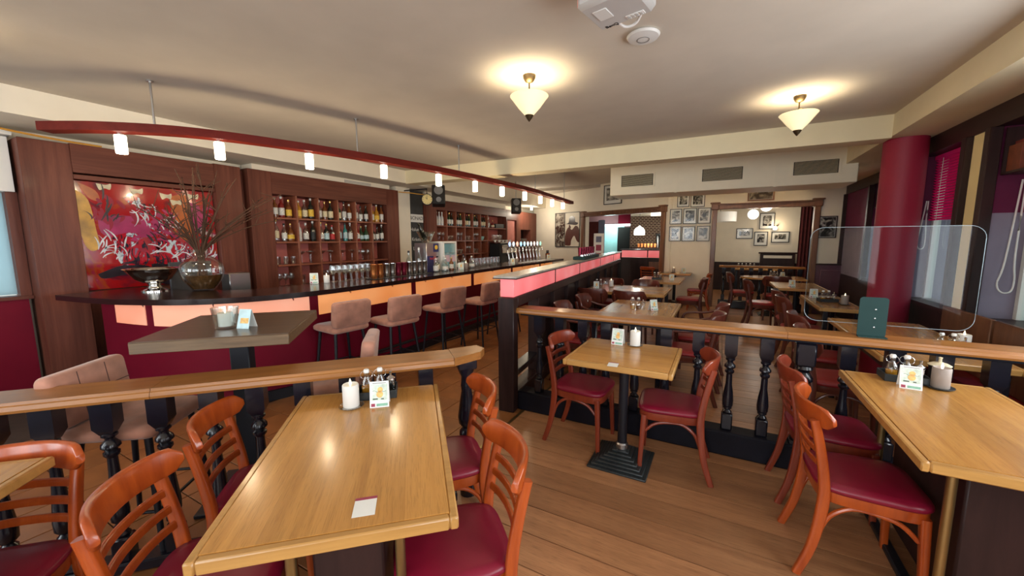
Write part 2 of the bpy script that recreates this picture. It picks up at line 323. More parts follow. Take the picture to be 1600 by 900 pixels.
# ------------------------------------------------------------------ mesh helpers
class MB:
    def __init__(s): s.v = []; s.f = []; s.M = Matrix()
    def add(s, vs, fs):
        n = len(s.v); s.v += [tuple(s.M @ Vector(p)) for p in vs]; s.f += [tuple(n+i for i in f) for f in fs]; return s
    def box(s, c, d, b=0.0, rz=0.0, R=None):
        hx, hy, hz = d[0]/2, d[1]/2, d[2]/2
        T = Matrix.Translation(c) @ (R.to_4x4() if R is not None else Matrix.Rotation(rz, 4, 'Z'))
        b = min(b, hx*.9, hy*.9, hz*.9)
        if b <= 0:
            vs = [(x, y, z) for z in (-hz, hz) for y in (-hy, hy) for x in (-hx, hx)]
            fs = [(0, 2, 3, 1), (4, 5, 7, 6), (0, 1, 5, 4), (2, 6, 7, 3), (0, 4, 6, 2), (1, 3, 7, 5)]
        else:
            vs = []; idx = {}
            for i in (-1, 1):
                for j in (-1, 1):
                    for k in (-1, 1):
                        idx[(i, j, k)] = len(vs)
                        vs += [(i*hx, j*(hy-b), k*(hz-b)), (i*(hx-b), j*hy, k*(hz-b)), (i*(hx-b), j*(hy-b), k*hz)]
            I = lambda i, j, k, a: idx[(i, j, k)]+a
            fs = []
            for i in (-1, 1):
                q = [I(i, -1, -1, 0), I(i, 1, -1, 0), I(i, 1, 1, 0), I(i, -1, 1, 0)]; fs.append(tuple(q if i > 0 else q[::-1]))
                q = [I(-1, i, -1, 1), I(-1, i, 1, 1), I(1, i, 1, 1), I(1, i, -1, 1)]; fs.append(tuple(q if i > 0 else q[::-1]))
                q = [I(-1, -1, i, 2), I(1, -1, i, 2), I(1, 1, i, 2), I(-1, 1, i, 2)]; fs.append(tuple(q if i > 0 else q[::-1]))
            for i in (-1, 1):
                for j in (-1, 1):
                    q = [I(i, j, -1, 0), I(i, j, -1, 1), I(i, j, 1, 1), I(i, j, 1, 0)]; fs.append(tuple(q if i*j > 0 else q[::-1]))
                    q = [I(i, -1, j, 0), I(i, 1, j, 0), I(i, 1, j, 2), I(i, -1, j, 2)]; fs.append(tuple(q[::-1] if i*j < 0 else q))
                    q = [I(-1, i, j, 1), I(-1, i, j, 2), I(1, i, j, 2), I(1, i, j, 1)]; fs.append(tuple(q if i*j > 0 else q[::-1]))
                    for k in (-1, 1):
                        q = [I(i, j, k, 0), I(i, j, k, 1), I(i, j, k, 2)]; fs.append(tuple(q if i*j*k > 0 else q[::-1]))
        return s.add([tuple(T @ Vector(p)) for p in vs], fs)
    def loft(s, rings, cap=True, closed=True):
        n = len(rings[0]); vs = [p for r in rings for p in r]; fs = []
        for a in range(len(rings)-1):
            for i in range(n if closed else n-1):
                j = (i+1) % n
                fs.append((a*n+i, a*n+j, (a+1)*n+j, (a+1)*n+i))
        if cap:
            fs.append(tuple(range(n))[::-1]); fs.append(tuple((len(rings)-1)*n+i for i in range(n)))
        return s.add(vs, fs)
    def lathe(s, prof, c=(0, 0, 0), seg=16, R=None, cap=True):
        T = Matrix.Translation(c) @ (R.to_4x4() if R is not None else Matrix())
        rings = [[tuple(T @ Vector((r*math.cos(2*PI*i/seg), r*math.sin(2*PI*i/seg), z))) for i in range(seg)] for r, z in prof]
        return s.loft(rings, cap)
    def sweep(s, pts, prof, scale=None, up=(0, 0, 1), cap=True):
        pts = [Vector(p) for p in pts]; rings = []; up = Vector(up)
        for i, p in enumerate(pts):
            t = (pts[min(i+1, len(pts)-1)]-pts[max(i-1, 0)]).normalized()
            sd = t.cross(up)
            if sd.length < 1e-4: sd = t.cross(Vector((0, 1, 0)))
            sd.normalize(); nn = sd.cross(t)
            k = scale[i] if scale else (1, 1)
            if not isinstance(k, tuple): k = (k, k)
            rings.append([tuple(p+sd*(a*k[0])+nn*(b*k[1])) for a, b in prof])
        return s.loft(rings, cap)
    def tube(s, pts, r, seg=8, scale=None):
        return s.sweep(pts, [(r*math.cos(2*PI*i/seg), r*math.sin(2*PI*i/seg)) for i in range(seg)], scale)
    def prism(s, poly, z0, z1):
        return s.loft([[(x, y, z0) for x, y in poly], [(x, y, z1) for x, y in poly]])
    def make(s, name, smooth=True, ang=38):
        me = bpy.data.meshes.new(name); me.from_pydata(s.v, [], s.f); me.update()
        if smooth:
            me.polygons.foreach_set('use_smooth', [True]*len(me.polygons)); me.set_sharp_from_angle(angle=math.radians(ang))
        return me
    def obj(s, name, mat, parent=None, smooth=True, ang=38, label=None):
        me = s.make(name, smooth, ang)
        return link(name, me, mat, parent, label)
def link(name, me, mat, parent=None, label=None):
    if mat and not me.materials: me.materials.append(mat)
    o = bpy.data.objects.new(name, me); C.objects.link(o)
    if parent: o.parent = parent
    if label: o['label'] = label
    return o
def tag(o, label, cat, group=None):
    o['label'] = label; o['category'] = cat
    if group: o['group'] = group
    return o
def thing(name, label, cat, loc=(0, 0, 0), rz=0.0, group=None):
    o = bpy.data.objects.new(name, None); C.objects.link(o); o.empty_display_size = 0.1
    o.location = loc; o.rotation_euler = (0, 0, rz)
    return tag(o, label, cat, group)
def struct(o, label=None):
    o['kind'] = 'structure'
    if label: o['label'] = label
    return o
def bx(name, c, d, mat, parent=None, b=0.0, rz=0.0, label=None):
    return MB().box(c, d, b, rz).obj(name, mat, parent, label=label)
def b2(name, lo, hi, mat, parent=None, b=0.0, label=None):
    c = [(a+d)/2 for a, d in zip(lo, hi)]; d = [abs(d-a) for a, d in zip(lo, hi)]
    return bx(name, c, d, mat, parent, b, label=label)
def dup(root, loc, rz, label, group=None):
    r = root.copy(); C.objects.link(r); r.location = loc; r.rotation_euler = (0, 0, rz)
    r['label'] = label
    if group: r['group'] = group
    for ch in list(root.children):
        c = ch.copy(); C.objects.link(c); c.parent = r
        for g in ch.children:
            d = g.copy(); C.objects.link(d); d.parent = c
    return r
class Proto:
    def __init__(s, root): s.root = root; s.used = False
    def put(s, loc, rz, label, group=None):
        if not s.used:
            s.used = True; r = s.root; r.location = loc; r.rotation_euler = (0, 0, rz); r['label'] = label
            if group: r['group'] = group
            return r
        return dup(s.root, loc, rz, label, group)
def text(name, body, size, mat, parent, loc, rot, align='CENTER', ext=0.0008):
    cu = bpy.data.curves.new(name, 'FONT'); cu.body = body; cu.size = size; cu.align_x = align; cu.align_y = 'CENTER'; cu.extrude = ext
    o = bpy.data.objects.new(name, cu); C.objects.link(o)
    bpy.context.view_layer.update()
    me = bpy.data.meshes.new_from_object(o.evaluated_get(bpy.context.evaluated_depsgraph_get()))
    bpy.data.objects.remove(o); bpy.data.curves.remove(cu)
    me.name = name; me.materials.clear(); me.materials.append(mat)
    q = bpy.data.objects.new(name, me); C.objects.link(q); q.parent = parent; q.location = loc; q.rotation_euler = rot
    return q
def rrect(w, h, r, n=4):
    pts = []
    for cx, cy, a0 in ((w/2-r, h/2-r, 0), (-w/2+r, h/2-r, 90), (-w/2+r, -h/2+r, 180), (w/2-r, -h/2+r, 270)):
        for i in range(n+1):
            a = math.radians(a0+90*i/n); pts.append((cx+r*math.cos(a), cy+r*math.sin(a)))
    return pts
def catmull(P, n=8):
    P = [Vector(p) for p in P]; out = []
    for i in range(len(P)-1):
        a, b, c, d = P[max(i-1, 0)], P[i], P[i+1], P[min(i+2, len(P)-1)]
        for k in range(n):
            t = k/n
            out.append(0.5*((2*b)+(c-a)*t+(2*a-5*b+4*c-d)*t*t+(3*b-a-3*c+d)*t**3))
    out.append(P[-1]); return out
def hd(dx, dy):           # heading so that local +Y points along (dx, dy)
    return math.atan2(dy, dx)-PI/2
# ================================================================== THE SETTING
floor = struct(b2('floor', (-6.0, -3.2, -0.12), (2.6, 16.0, -0.012), MT['grout']))
# planks: rows across the room, laid plank by plank
def plank_mesh(l):
    return MB().box((0, 0, -0.006), (l-0.006, 0.1945, 0.012)).make('plank', smooth=False)
pl_long, pl_a, pl_b = plank_mesh(3.40), plank_mesh(1.60), plank_mesh(1.80)
for me in (pl_long, pl_a, pl_b): me.materials.append(MT['plank'])
y = -2.9
while y < 10.0:
    if y < 2.95:
        cuts = [(0.20, pl_long)]
    else:
        cuts = [(-0.70, pl_a), (1.00, pl_b)]
    for cx, me in cuts:
        o = link('plank', me, None, floor); o.location = (cx, y+0.1, 0)
    y += 0.2
tm = MB().box((0, 0, -0.006), (0.314, 0.314, 0.012), 0.002).make('floor_tile', smooth=False); tm.materials.append(MT['tile'])
for i in range(10):
    for j in range(35):
        cx, cy = -1.515-0.32*(i+0.5), -0.6+0.32*(j+0.5)
        if i > 6 and cy > 1.5: continue
        o = link('floor_tile', tm, None, floor); o.location = (cx, cy, 0)
bx('edge_strip', (-1.507, 3.5, 0.002), (0.022, 13.0, 0.008), MT['brass'], floor)
# other rooms' floors simply use planks joined together
m = MB()
for k in range(24): m.box((0.2, 10.15+0.2*k+0.1, -0.006), (4.2, 0.195, 0.012), 0.0015)
o = m.obj('plank_run', MT['plank'], floor, smooth=False); o['kind'] = 'stuff'

ceil = MB()
ceil.box((-1.81, 1.25, 2.875), (6.6, 8.5, 0.15))
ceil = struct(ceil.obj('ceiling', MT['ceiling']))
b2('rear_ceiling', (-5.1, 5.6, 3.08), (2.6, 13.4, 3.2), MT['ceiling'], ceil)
b2('left_soffit', (-6.0, -3.2, 2.58), (-5.1, 13.4, 3.2), MT['cream'], ceil)
b2('right_soffit', (1.48, -3.2, 2.585), (2.6, 10.2, 3.1), MT['beam_cream'], ceil)
struct(b2('trim_1', (-5.1, 5.45, 2.57), (1.48, 5.72, 3.08), MT['beam_cream']), 'cream ceiling beam crossing the room')
# left wall, with the frosted window near the bar's left end
wl = MB()
wl.box((-5.95, 7.15, 1.6), (0.2, 12.1, 3.2)); wl.box((-5.95, -1.9, 1.6), (0.2, 2.6, 3.2))
wl.box((-5.95, 0.25, 0.52), (0.2, 1.7, 1.04)); wl.box((-5.95, 0.25, 2.60), (0.2, 1.7, 1.2))
wall_left = struct(wl.obj('wall_left', MT['cream']))
b2('wainscot', (-5.85, -3.0, 0), (-5.70, 1.03, 1.035), MT['red_wall'], wall_left)
w1 = struct(b2('window_1', (-5.84, -0.60, 1.06), (-5.82, 1.02, 1.995), MT['frost']), 'frosted window left of the bar')
b2('window_frame', (-5.86, 0.99, 1.035), (-5.72, 1.06, 2.0), MT['mahogany'], w1)
b2('window_sill', (-5.86, -0.60, 1.02), (-5.68, 1.06, 1.05), MT['mahogany_h'], w1)
b2('blind_box', (-5.84, -0.60, 2.0), (-5.66, 1.04, 2.48), MT['white_paint'], w1)
b2('curtain_rail', (-5.84, -0.60, 2.49), (-5.60, 1.06, 2.53), MT['white_paint'], w1)
# wall behind the camera with three street windows
wf = MB()
for x0, x1 in ((-6.05, -5.05), (-3.35, -2.85), (-1.15, -0.55), (1.15, 2.4)):
    wf.box(((x0+x1)/2, -3.1, 1.5), (x1-x0, 0.2, 3.0))
wf.box((-1.8, -3.1, 0.34), (8.5, 0.2, 0.68)); wf.box((-1.8, -3.1, 2.82), (8.5, 0.2, 0.4))
wall_front = struct(wf.obj('wall_front', MT['cream']))
for k, x in enumerate((-4.2, -2.0, 0.3)):
    w = struct(b2('window_%d' % (k+2), (x-0.85, -3.10, 0.68), (x+0.85, -3.08, 2.62), MT['winglass']))
    for dx in (-0.82, 0.0, 0.82): b2('window_frame', (x+dx-0.03, -3.13, 0.68), (x+dx+0.03, -3.05, 2.62), MT['darkwood'], w)
# right (window) wall: dark panelling below, piers, deep bays
BAYS = [(-1.95, -0.45), (0.15, 1.65), (1.9, 3.3), (3.45, 4.62), (4.97, 5.92), (7.35, 8.5)]
PIERS = [(-3.0, -1.95), (-0.45, 0.15), (1.65, 1.9), (3.3, 3.45), (4.62, 4.97), (5.92, 6.30), (6.30, 7.35), (8.5, 10.0)]
WX = {3.45: 2.13, 4.97: 2.03, 7.35: 2.31}
wall_right = struct(b2('wall_right', (1.88, -3.0, 0), (2.30, 6.30, 0.86), MT['darkwood']))
b2('lower_wall', (2.15, 6.30, 0), (2.56, 10.0, 0.86), MT['darkwood'], wall_right)
b2('lintel', (1.86, -3.0, 2.42), (2.30, 6.30, 2.60), MT['darkwood_h'], wall_right); b2('lintel', (2.13, 6.30, 2.42), (2.56, 10.0, 2.60), MT['darkwood_h'], wall_right)
for y0, y1 in PIERS:
    dx_ = 0.27 if y0 > 6.2 else 0.0
    b2('pier', (1.885+dx_, y0, 0.86), (2.30+dx_, y1, 1.75), MT['lilac'], wall_right); b2('pier_top', (1.885+dx_, y0, 1.75), (2.30+dx_, y1, 2.42), MT['wine'], wall_right)
    if y0 == 4.62: b2('pier_face', (1.872, y0+0.045, 0.86), (1.885, y1-0.045, 2.42), MT['yellow_cream'], wall_right)
    for yy in (y0, y1):
        if yy == 6.30: continue
        b2('post', (1.825+dx_, yy-0.04, 0.86), (1.90+dx_, yy+0.04, 2.42), MT['darkwood'], wall_right, 0.006)
for k, (y0, y1) in enumerate(BAYS):
    gx_ = WX.get(y0, 2.20)
    w = struct(b2('window_%d' % (k+5), (gx_, y0, 0.90), (gx_+0.01, y1, 2.42), MT['winglass']))
    for yy in (y0+0.025, (y0+y1)/2, y1-0.025): b2('window_frame', (gx_-0.02, yy-0.022, 0.90), (gx_+0.04, yy+0.022, 2.42), MT['white_paint'], w)
    b2('window_sill', (1.84+(0.27 if y0 > 6 else 0), y0+0.02, 0.86), (gx_+0.04, y1-0.02, 0.90), MT['darkwood_h'], w)
# the round red column
struct(MB().lathe([(0.178, 0), (0.178, 2.584)], (1.665, 5.70, 0), 40).obj('column', MT['red_column']), 'round carmine red column by the windows')
# back wall, right part square to the room, left part running off at an angle
wb = MB()
wb.box((-0.66, 10.07, 1.54), (0.98, 0.14, 3.08)); wb.box((2.16, 10.07, 1.54), (0.88, 0.14, 3.08)); wb.box((0.77, 10.07, 2.69), (1.90, 0.14, 0.78))
DW = Vector((-4.4, 2.05, 0)).normalized(); NW = Vector((DW.y, -DW.x, 0)); W0 = Vector((-1.1, 10.0, 0)); AW = math.atan2(DW.y, DW.x)
def onw(s, off=0.0, z=0.0):
    p = W0+DW*s-NW*off   # off > 0 behind the wall face
    return (p.x, p.y, z)
_side = 1 if (Vector((0, 0, 0))-W0).dot(NW) > 0 else -1
def onwall(s, off, z):     # off > 0: in front of the face, into the room
    p = W0+DW*s+NW*(_side*off); return (p.x, p.y, z)
for s0, s1, z0, z1 in ((-0.05, 0.17, 0, 3.08), (2.65, 5.0, 0, 3.08), (0.17, 2.65, 2.28, 3.08)):
    wb.box(onwall((s0+s1)/2, -0.07, (z0+z1)/2), (s1-s0, 0.14, z1-z0), rz=AW)
wall_back = struct(wb.obj('wall_back', MT['cream'], smooth=False))
# wooden door surrounds
def surround(name, P, rz, w, h, mat, label, jw=0.10, z0=0.0, dent=False):
    root = thing(name, label, 'door frame'); del root['category']
    root.location = P; root.rotation_euler = (0, 0, rz); struct(root)
    for sx in (-1, 1):
        b = MB(); b.box((sx*(w/2-jw/2), 0, h/2), (jw, 0.16, h), 0.01); b.box((sx*(w/2-jw/2), -0.005, h-0.06), (jw+0.05, 0.19, 0.14), 0.012); b.box((sx*(w/2-jw/2), -0.01, h+0.02), (jw+0.10, 0.22, 0.035), 0.008)
        b.obj('jamb', mat, root)
    b = MB(); b.box((0, 0, h-0.06), (w-2*jw, 0.15, 0.12), 0.01); b.box((0, -0.02, h-0.012), (w-2*jw, 0.19, 0.03), 0.006); b.obj('lintel', mat, root)
    if dent:
        b = MB(); n = 44
        for i in range(n): b.box((-w/2+jw+(w-2*jw)*(i+.5)/n, -0.082, h-0.07), (0.024, 0.02, 0.045))
        o = b.obj('dentils', mat, root); o['kind'] = 'stuff'
    return root
surround('door_1', (0.775, 10.02, 0), 0, 1.95, 2.33, MT['framewood'], 'wooden surround of the right-hand passage')
c = onwall(1.43, 0.0, 0)
surround('door_2', c, AW+PI, 2.68, 2.33, MT['framewood'], 'wooden surround of the passage to the kitchen counter', dent=True)
b2('baseboard_back', (-1.05, 9.975, 0), (-0.20, 9.998, 0.10), MT['framewood'])['kind'] = 'structure'
# wainscot right of the passage
wp = struct(b2('trim_2', (1.75, 9.955, 0), (2.35, 9.995, 1.02), MT['wainscot']), 'panelled wainscot right of the passage')
b2('raised_panel', (1.83, 9.935, 0.45), (2.20, 9.956, 0.92), MT['wainscot'], wp, 0.015)
b2('cap_rail', (1.74, 9.93, 1.02), (2.35, 9.995, 1.05), MT['darkwood_h'], wp, 0.008)
# rooms beyond the passages
fr = struct(b2('wall_far', (-0.45, 13.55, 0), (2.9, 13.7, 3.1), MT['cream']), 'cream wall of the room beyond')
b2('side_wall', (2.75, 10.14, 0), (2.9, 13.6, 3.1), MT['cream'], fr); b2('side_wall', (-0.75, 10.16, 0), (-0.6, 13.6, 3.1), MT['cream'], fr)
b2('dado', (-0.45, 13.52, 0), (2.75, 13.55, 0.86), MT['darkwood'], fr)
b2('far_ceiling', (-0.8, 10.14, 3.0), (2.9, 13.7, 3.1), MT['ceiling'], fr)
kw = struct(b2('wall_kitchen', (-6.2, 14.9, 0), (-0.6, 15.0, 3.1), MT['mauve_wall']), 'mauve wall of the kitchen passage')
b2('brick_wall', (-2.85, 14.2, 0), (-0.9, 14.35, 2.36), MT['brick'], kw); b2('upper_wall', (-2.85, 14.22, 2.36), (-0.9, 14.35, 3.0), MT['cream'], kw)
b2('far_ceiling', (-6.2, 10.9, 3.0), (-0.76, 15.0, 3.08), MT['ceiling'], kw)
b2('far_floor', (-6.2, 10.2, -0.1), (-0.76, 15.0, -0.001), MT['tile'], kw)
b2('side_wall', (-6.3, 12.6, 0), (-6.1, 15.0, 3.1), MT['mauve_wall'], kw)
b2('cyan_glow_panel', (-4.15, 14.84, 0.9), (-3.20, 14.9, 2.12), MT['kitchen'], kw)  # flat panel whose colour holds the kitchen's cyan glow
b2('recess_shade_block', (-3.38, 14.60, 0), (-2.85, 14.9, 2.0), MT['void'], kw)  # solid block, its near-black colour stands for a recess in shade
b2('red_panel', (-3.35, 14.5, 2.1), (-2.85, 14.9, 3.0), MT['red_wall'], kw)
sl = b2('kitchen_light', (-4.15, 14.45, 2.05), (-2.9, 14.75, 2.11), MT['kitchen_lamp']); tag(sl, 'white strip light over the kitchen hatch', 'lamp')
# outside: a pale facade across the street, ground
struct(b2('ground_outside', (2.35, -12, -0.6), (30, 30, -0.5), MT['stone']), 'pale pavement outside the windows')
fac = tag(b2('street_facade', (11, -12, -0.5), (12, 30, 7.0), MT['pale_outside']), 'pale rendered house across the street outside windows', 'building')
for k in range(12):
    yy = -10+3.2*k
    f_ = b2('window', (10.95, yy, 1.0), (11.0, yy+1.1, 2.8), MT['bluefilm'], fac); b2('window_frame', (10.92, yy-0.08, 0.92), (10.96, yy+1.18, 1.0), MT['white_paint'], f_)
# ================================================================== THE BAR
EDGE = catmull([(-5.30, 1.11, 0), (-4.75, 1.19, 0), (-4.33, 1.30, 0), (-3.84, 1.55, 0), (-3.55, 1.92, 0), (-3.42, 2.4, 0), (-3.40, 3.2, 0), (-3.42, 4.45, 0), (-3.46, 6.2, 0), (-3.53, 9.4, 0)], 10)
def offset(path, d):
    out = []
    for i, p in enumerate(path):
        t = (path[min(i+1, len(path)-1)]-path[max(i-1, 0)]).normalized()
        out.append(Vector((p.x-t.y*d, p.y+t.x*d, 0)))
    return out
def resample(path, step):
    acc = [0]
    for a, b in zip(path, path[1:]): acc.append(acc[-1]+(b-a).length)
    def at(s):
        s = max(0, min(acc[-1], s))
        for i in range(len(acc)-1):
            if acc[i+1] >= s:
                k = (s-acc[i])/max(1e-9, acc[i+1]-acc[i]); return path[i].lerp(path[i+1], k)
        return path[-1]
    return at, acc
bar = thing('bar_counter', 'long curved bar counter with dark top and amber backlit front', 'bar counter')
inn = offset(EDGE, 0.62); inn = [Vector((max(p.x, -5.44) if p.y < 2.6 else p.x, p.y, 0)) for p in inn]
def strip(o1, o2, z0, z1):
    m = MB(); n = len(o1)
    m.loft([[(a.x, a.y, z0), (b.x, b.y, z0), (b.x, b.y, z1), (a.x, a.y, z1)] for a, b in zip(o1, o2)])
    return m
strip(EDGE, inn, 1.022, 1.07).obj('countertop', MT['counter'], bar, ang=50)
F1, F2 = offset(EDGE, 0.30), offset(EDGE, 0.36)
F1 = [Vector((max(p.x, -5.47), p.y, 0)) for p in F1]; F2 = [Vector((max(p.x, -5.47), p.y, 0)) for p in F2]
strip(F1, F2, 0.0, 1.022).obj('bar_front', MT['red_wall'], bar, ang=50)
strip(offset(EDGE, 0.27), F1, 0.0, 0.10).obj('plinth', MT['blackmetal'], bar, ang=50)
at, acc = resample(offset(EDGE, 0.292), 0.1)
sY = None
for i in range(4000):
    s = acc[-1]*i/4000
    p = at(s)
    if p.y > 2.54 and p.x > -4.3: sY = s; break
k = 0
for j in range(-2, 5):
    s0, s1 = sY+1.5*j+0.05, sY+1.5*(j+1)-0.05
    if s1 < 0.3: continue
    s0 = max(s0, 0.25); s1 = min(s1, acc[-1]-0.05)
    if s1-s0 < 0.2: continue
    a = [at(s0+(s1-s0)*q/16) for q in range(17)]; b = offset(a, 0.012)
    strip(a, b, 0.775, 0.995).obj('light_panel', MT['bar_glow_pink'] if j < 0 else MT['bar_glow'], bar, ang=50)
ath, acch = resample(offset(EDGE, 0.16), 0.1)
for q in range(13):
    p = ath(0.9+0.62*q)
    m = MB(); m.box((p.x, p.y, 1.018), (0.03, 0.03, 0.008)); m.tube([(p.x, p.y, 1.015), (p.x+0.012, p.y-0.005, 0.995), (p.x+0.03, p.y-0.012, 0.985), (p.x+0.045, p.y-0.02, 0.998)], 0.005, 6)
    m.obj('coat_hook', MT['chrome'], bar)
fr_ = [v+Vector((0, 0, 0.22)) for v in offset(EDGE, 0.17)[12:]]
MB().tube(fr_, 0.019, 8).obj('foot_rail', MT['blackmetal'], bar)

# --- wood wall unit round the painting
wu = thing('wall_panelling', 'dark mahogany wall panelling framing the red painting', 'panelling', (-5.5, 1.06, 0))
def wub(n, y0, y1, z0, z1, x0, x1, mat, b=0.004): return b2(n, (x0+5.5, y0-1.06, z0), (x1+5.5, y1-1.06, z1), mat, wu, b)
wub('stile', 1.065, 1.38, 0, 2.47, -5.82, -5.5, MT['mahogany']); wub('stile', 2.575, 2.875, 0, 2.49, -5.82, -5.5, MT['mahogany'])
wub('header', 1.38, 2.575, 2.21, 2.48, -5.82, -5.5, MT['mahogany_h']); wub('slat', 1.38, 2.575, 2.15, 2.195, -5.82, -5.515, MT['mahogany_h'])
wub('back_panel', 1.38, 2.575, 0, 2.15, -5.82, -5.62, MT['mahogany']); wub('recess_panel', 2.875, 2.96, 0, 2.47, -5.82, -5.62, MT['mahogany'])
# --- painting: board, flat painted areas (paint, so thin)
art = thing('painting', 'large glossy abstract painting in red with white and yellow strokes', 'painting', (-5.60, 1.98, 1.06))
b2('canvas', (-0.015, -0.59, 0.0), (0.015, 0.59, 1.085), MT['art'], art, 0.003)
def blob(name, pts, mat, off):
    m = MB(); n = len(pts)
    P = catmull([(0, a, b) for a, b in pts]+[(0, *pts[0])], 4)[:-1]
    m.loft([[(0.015, p.y, p.z) for p in P], [(0.0155+off, p.y, p.z) for p in P]]); m.obj(name, mat, art, smooth=False)
blob('yellow_stroke', [(-0.585, 1.0), (-0.50, 0.9), (-0.47, 0.6), (-0.46, 0.44), (-0.53, 0.40), (-0.58, 0.55)], MT['art_yellow'], 0.001)
blob('orange_stroke', [(-0.56, 1.07), (-0.44, 1.0), (-0.42, 0.9), (-0.50, 0.93)], MT['art_orange'], 0.0015)
blob('magenta_field', [(-0.45, 0.74), (-0.2, 0.76), (0.02, 0.66), (0.0, 0.55), (-0.4, 0.54)], MT['art_magenta'], 0.001)
blob('orange_field', [(0.17, 1.0), (0.32, 1.02), (0.36, 0.75), (0.30, 0.50), (0.17, 0.62)], MT['art_orange'], 0.001)
blob('magenta_stroke', [(0.34, 0.95), (0.44, 0.9), (0.46, 0.7), (0.37, 0.66)], MT['art_magenta'], 0.0012)
blob('white_streaks', [(-0.24, 0.95), (-0.12, 0.97), (0.02, 0.78), (0.17, 0.82), (0.15, 0.58), (0.0, 0.55), (-0.08, 0.72)], MT['streaks'], 0.002)
blob('pale_streaks', [(-0.36, 0.55), (-0.15, 0.57), (-0.08, 0.28), (-0.32, 0.26)], MT['streaks'], 0.002)
blob('blue_white_streaks', [(-0.06, 0.48), (0.17, 0.50), (0.34, 0.36), (0.18, 0.24), (-0.02, 0.26)], MT['streaks'], 0.002)
blob('black_stroke', [(-0.50, 0.16), (-0.3, 0.24), (-0.1, 0.22), (-0.08, 0.15), (-0.28, 0.14), (-0.46, 0.11)], MT['art_black'], 0.001)
blob('black_field', [(-0.07, 0.24), (0.1, 0.24), (0.28, 0.18), (0.25, -0.0+0.02), (-0.02, 0.02)], MT['art_black'], 0.001)
rs = random.Random(11)
for a, b_ in ((-0.38, 1.05), (-0.13, 1.03), (0.12, 1.0), (0.21, 0.94), (0.38, 1.02)):
    blob('cream_stroke', [(a-0.05, b_+0.025+rs.uniform(-.01, .01)), (a+0.02, b_+0.015), (a+0.06, b_+0.03), (a+0.05, b_-0.03), (a+0.01, b_-0.02), (a-0.03, b_-0.04)], MT['art_cream'], 0.002)
def lines(name, mat, seeds, n, off, w):
    m = MB()
    for cy_, cz_, sy_, sz_, ang in seeds:
        for i in range(n):
            y0_, z0_ = cy_+rs.uniform(-sy_, sy_), cz_+rs.uniform(-sz_, sz_); a_ = ang+rs.uniform(-.35, .35); l_ = rs.uniform(0.05, 0.16); k_ = rs.uniform(-2, 2)
            P = []
            for q in range(7):
                t_ = q/6; P.append((y0_+l_*t_*math.cos(a_+k_*t_*.5), z0_+l_*t_*math.sin(a_+k_*t_*.5)))
            ww = [w*(0.25+math.sin(PI*(q+.5)/7)) for q in range(7)]; nx_, nz_ = -math.sin(a_), math.cos(a_)
            ring = [(p[0]+nx_*h_, p[1]+nz_*h_) for p, h_ in zip(P, ww)]+[(p[0]-nx_*h_, p[1]-nz_*h_) for p, h_ in zip(P[::-1], ww[::-1])]
            ring = [(max(-.58, min(.58, a)), max(.01, min(1.07, b))) for a, b in ring]
            m.loft([[(0.0155, a, b) for a, b in ring], [(0.0165+off+0.0002*(i % 5), a, b) for a, b in ring]])
    o = m.obj(name, mat, art, smooth=False); o['kind'] = 'stuff'
lines('white_brush_lines', MT['art_white'], ((-0.28, 0.40, .10, .10, 1.4), (-0.10, 0.85, .10, .08, -0.8), (0.05, 0.40, .14, .06, 0.3), (0.22, 0.33, .12, .06, 0.3), (-0.48, 0.38, .06, .06, 1.0), (0.10, 0.72, .10, .08, -0.8), (0.50, 0.32, .05, .05, 0.8)), 8, 0.002, 0.0055)
lines('black_brush_lines', MT['art_black'], ((0.28, 0.52, .14, .08, 0.6), (0.0, 0.62, .14, .10, -0.9), (-0.2, 0.22, .2, .05, 0.2), (0.1, 0.16, .15, .08, 0.9), (-0.4, 0.8, .1, .12, 1.2)), 11, 0.0025, 0.006)
lines('pink_brush_lines', MT['art_magenta'], ((-0.1, 0.6, .2, .1, 0.0), (0.05, 0.75, .1, .1, -0.8), (0.42, 0.75, .1, .15, 1.0)), 12, 0.0015, 0.012)
lines('red_brush_lines', MT['red_column'], ((-0.3, 0.85, .2, .15, -1.0), (0.1, 0.5, .3, .2, -0.6), (0.35, 0.3, .15, .15, 0.5)), 14, 0.0012, 0.016)

# --- back bar shelf units
def back_bar(name, label, ys, y0, y1, top, inner_top, shelves, stile_l, stile_r, wide_last=False):
    r = thing(name, label, 'shelf unit', (-5.5, y0, 0))
    def q(n, a, b, z0, z1, x0, x1, mat, bev=0.003): return b2(n, (x0, a-y0, z0), (x1, b-y0, z1), mat, r, bev)
    q('stile', y0, ys[0], 0, top, -0.32, 0, MT['mahogany']); q('stile', ys[-1], y1, 0, top, -0.32, 0, MT['mahogany'])
    q('header', ys[0], ys[-1], inner_top, top, -0.32, 0, MT['mahogany_h'])
    q('back_panel', ys[0], ys[-1], 0, inner_top, -0.32, -0.295, MT['niche_red'])
    for yv in ys[1:-1]: q('divider', yv-0.014, yv+0.014, 0.5, inner_top, -0.295, -0.002, MT['shelfwood'])
    for a, b in zip(ys, ys[1:]):
        for z in shelves: q('shelf', a+0.014, b-0.014, z-0.026, z, -0.295, -0.004, MT['shelfwood'])
    q('base_cabinet', ys[0], ys[-1], 0, 0.86, -0.295, 0, MT['mahogany_h'])
    return r
Y1 = [3.26, 3.605, 3.955, 4.305, 4.65, 5.0, 5.355]
Y2 = [6.80, 7.16, 7.51, 7.87, 8.22, 8.575, 8.925, 9.94]
back_bar('liquor_shelf', 'mahogany liquor shelf behind the bar next to the painting', Y1, 2.96, 5.66, 2.495, 2.20, (1.88, 1.54, 1.21, 0.885), 0.3, 0.3)
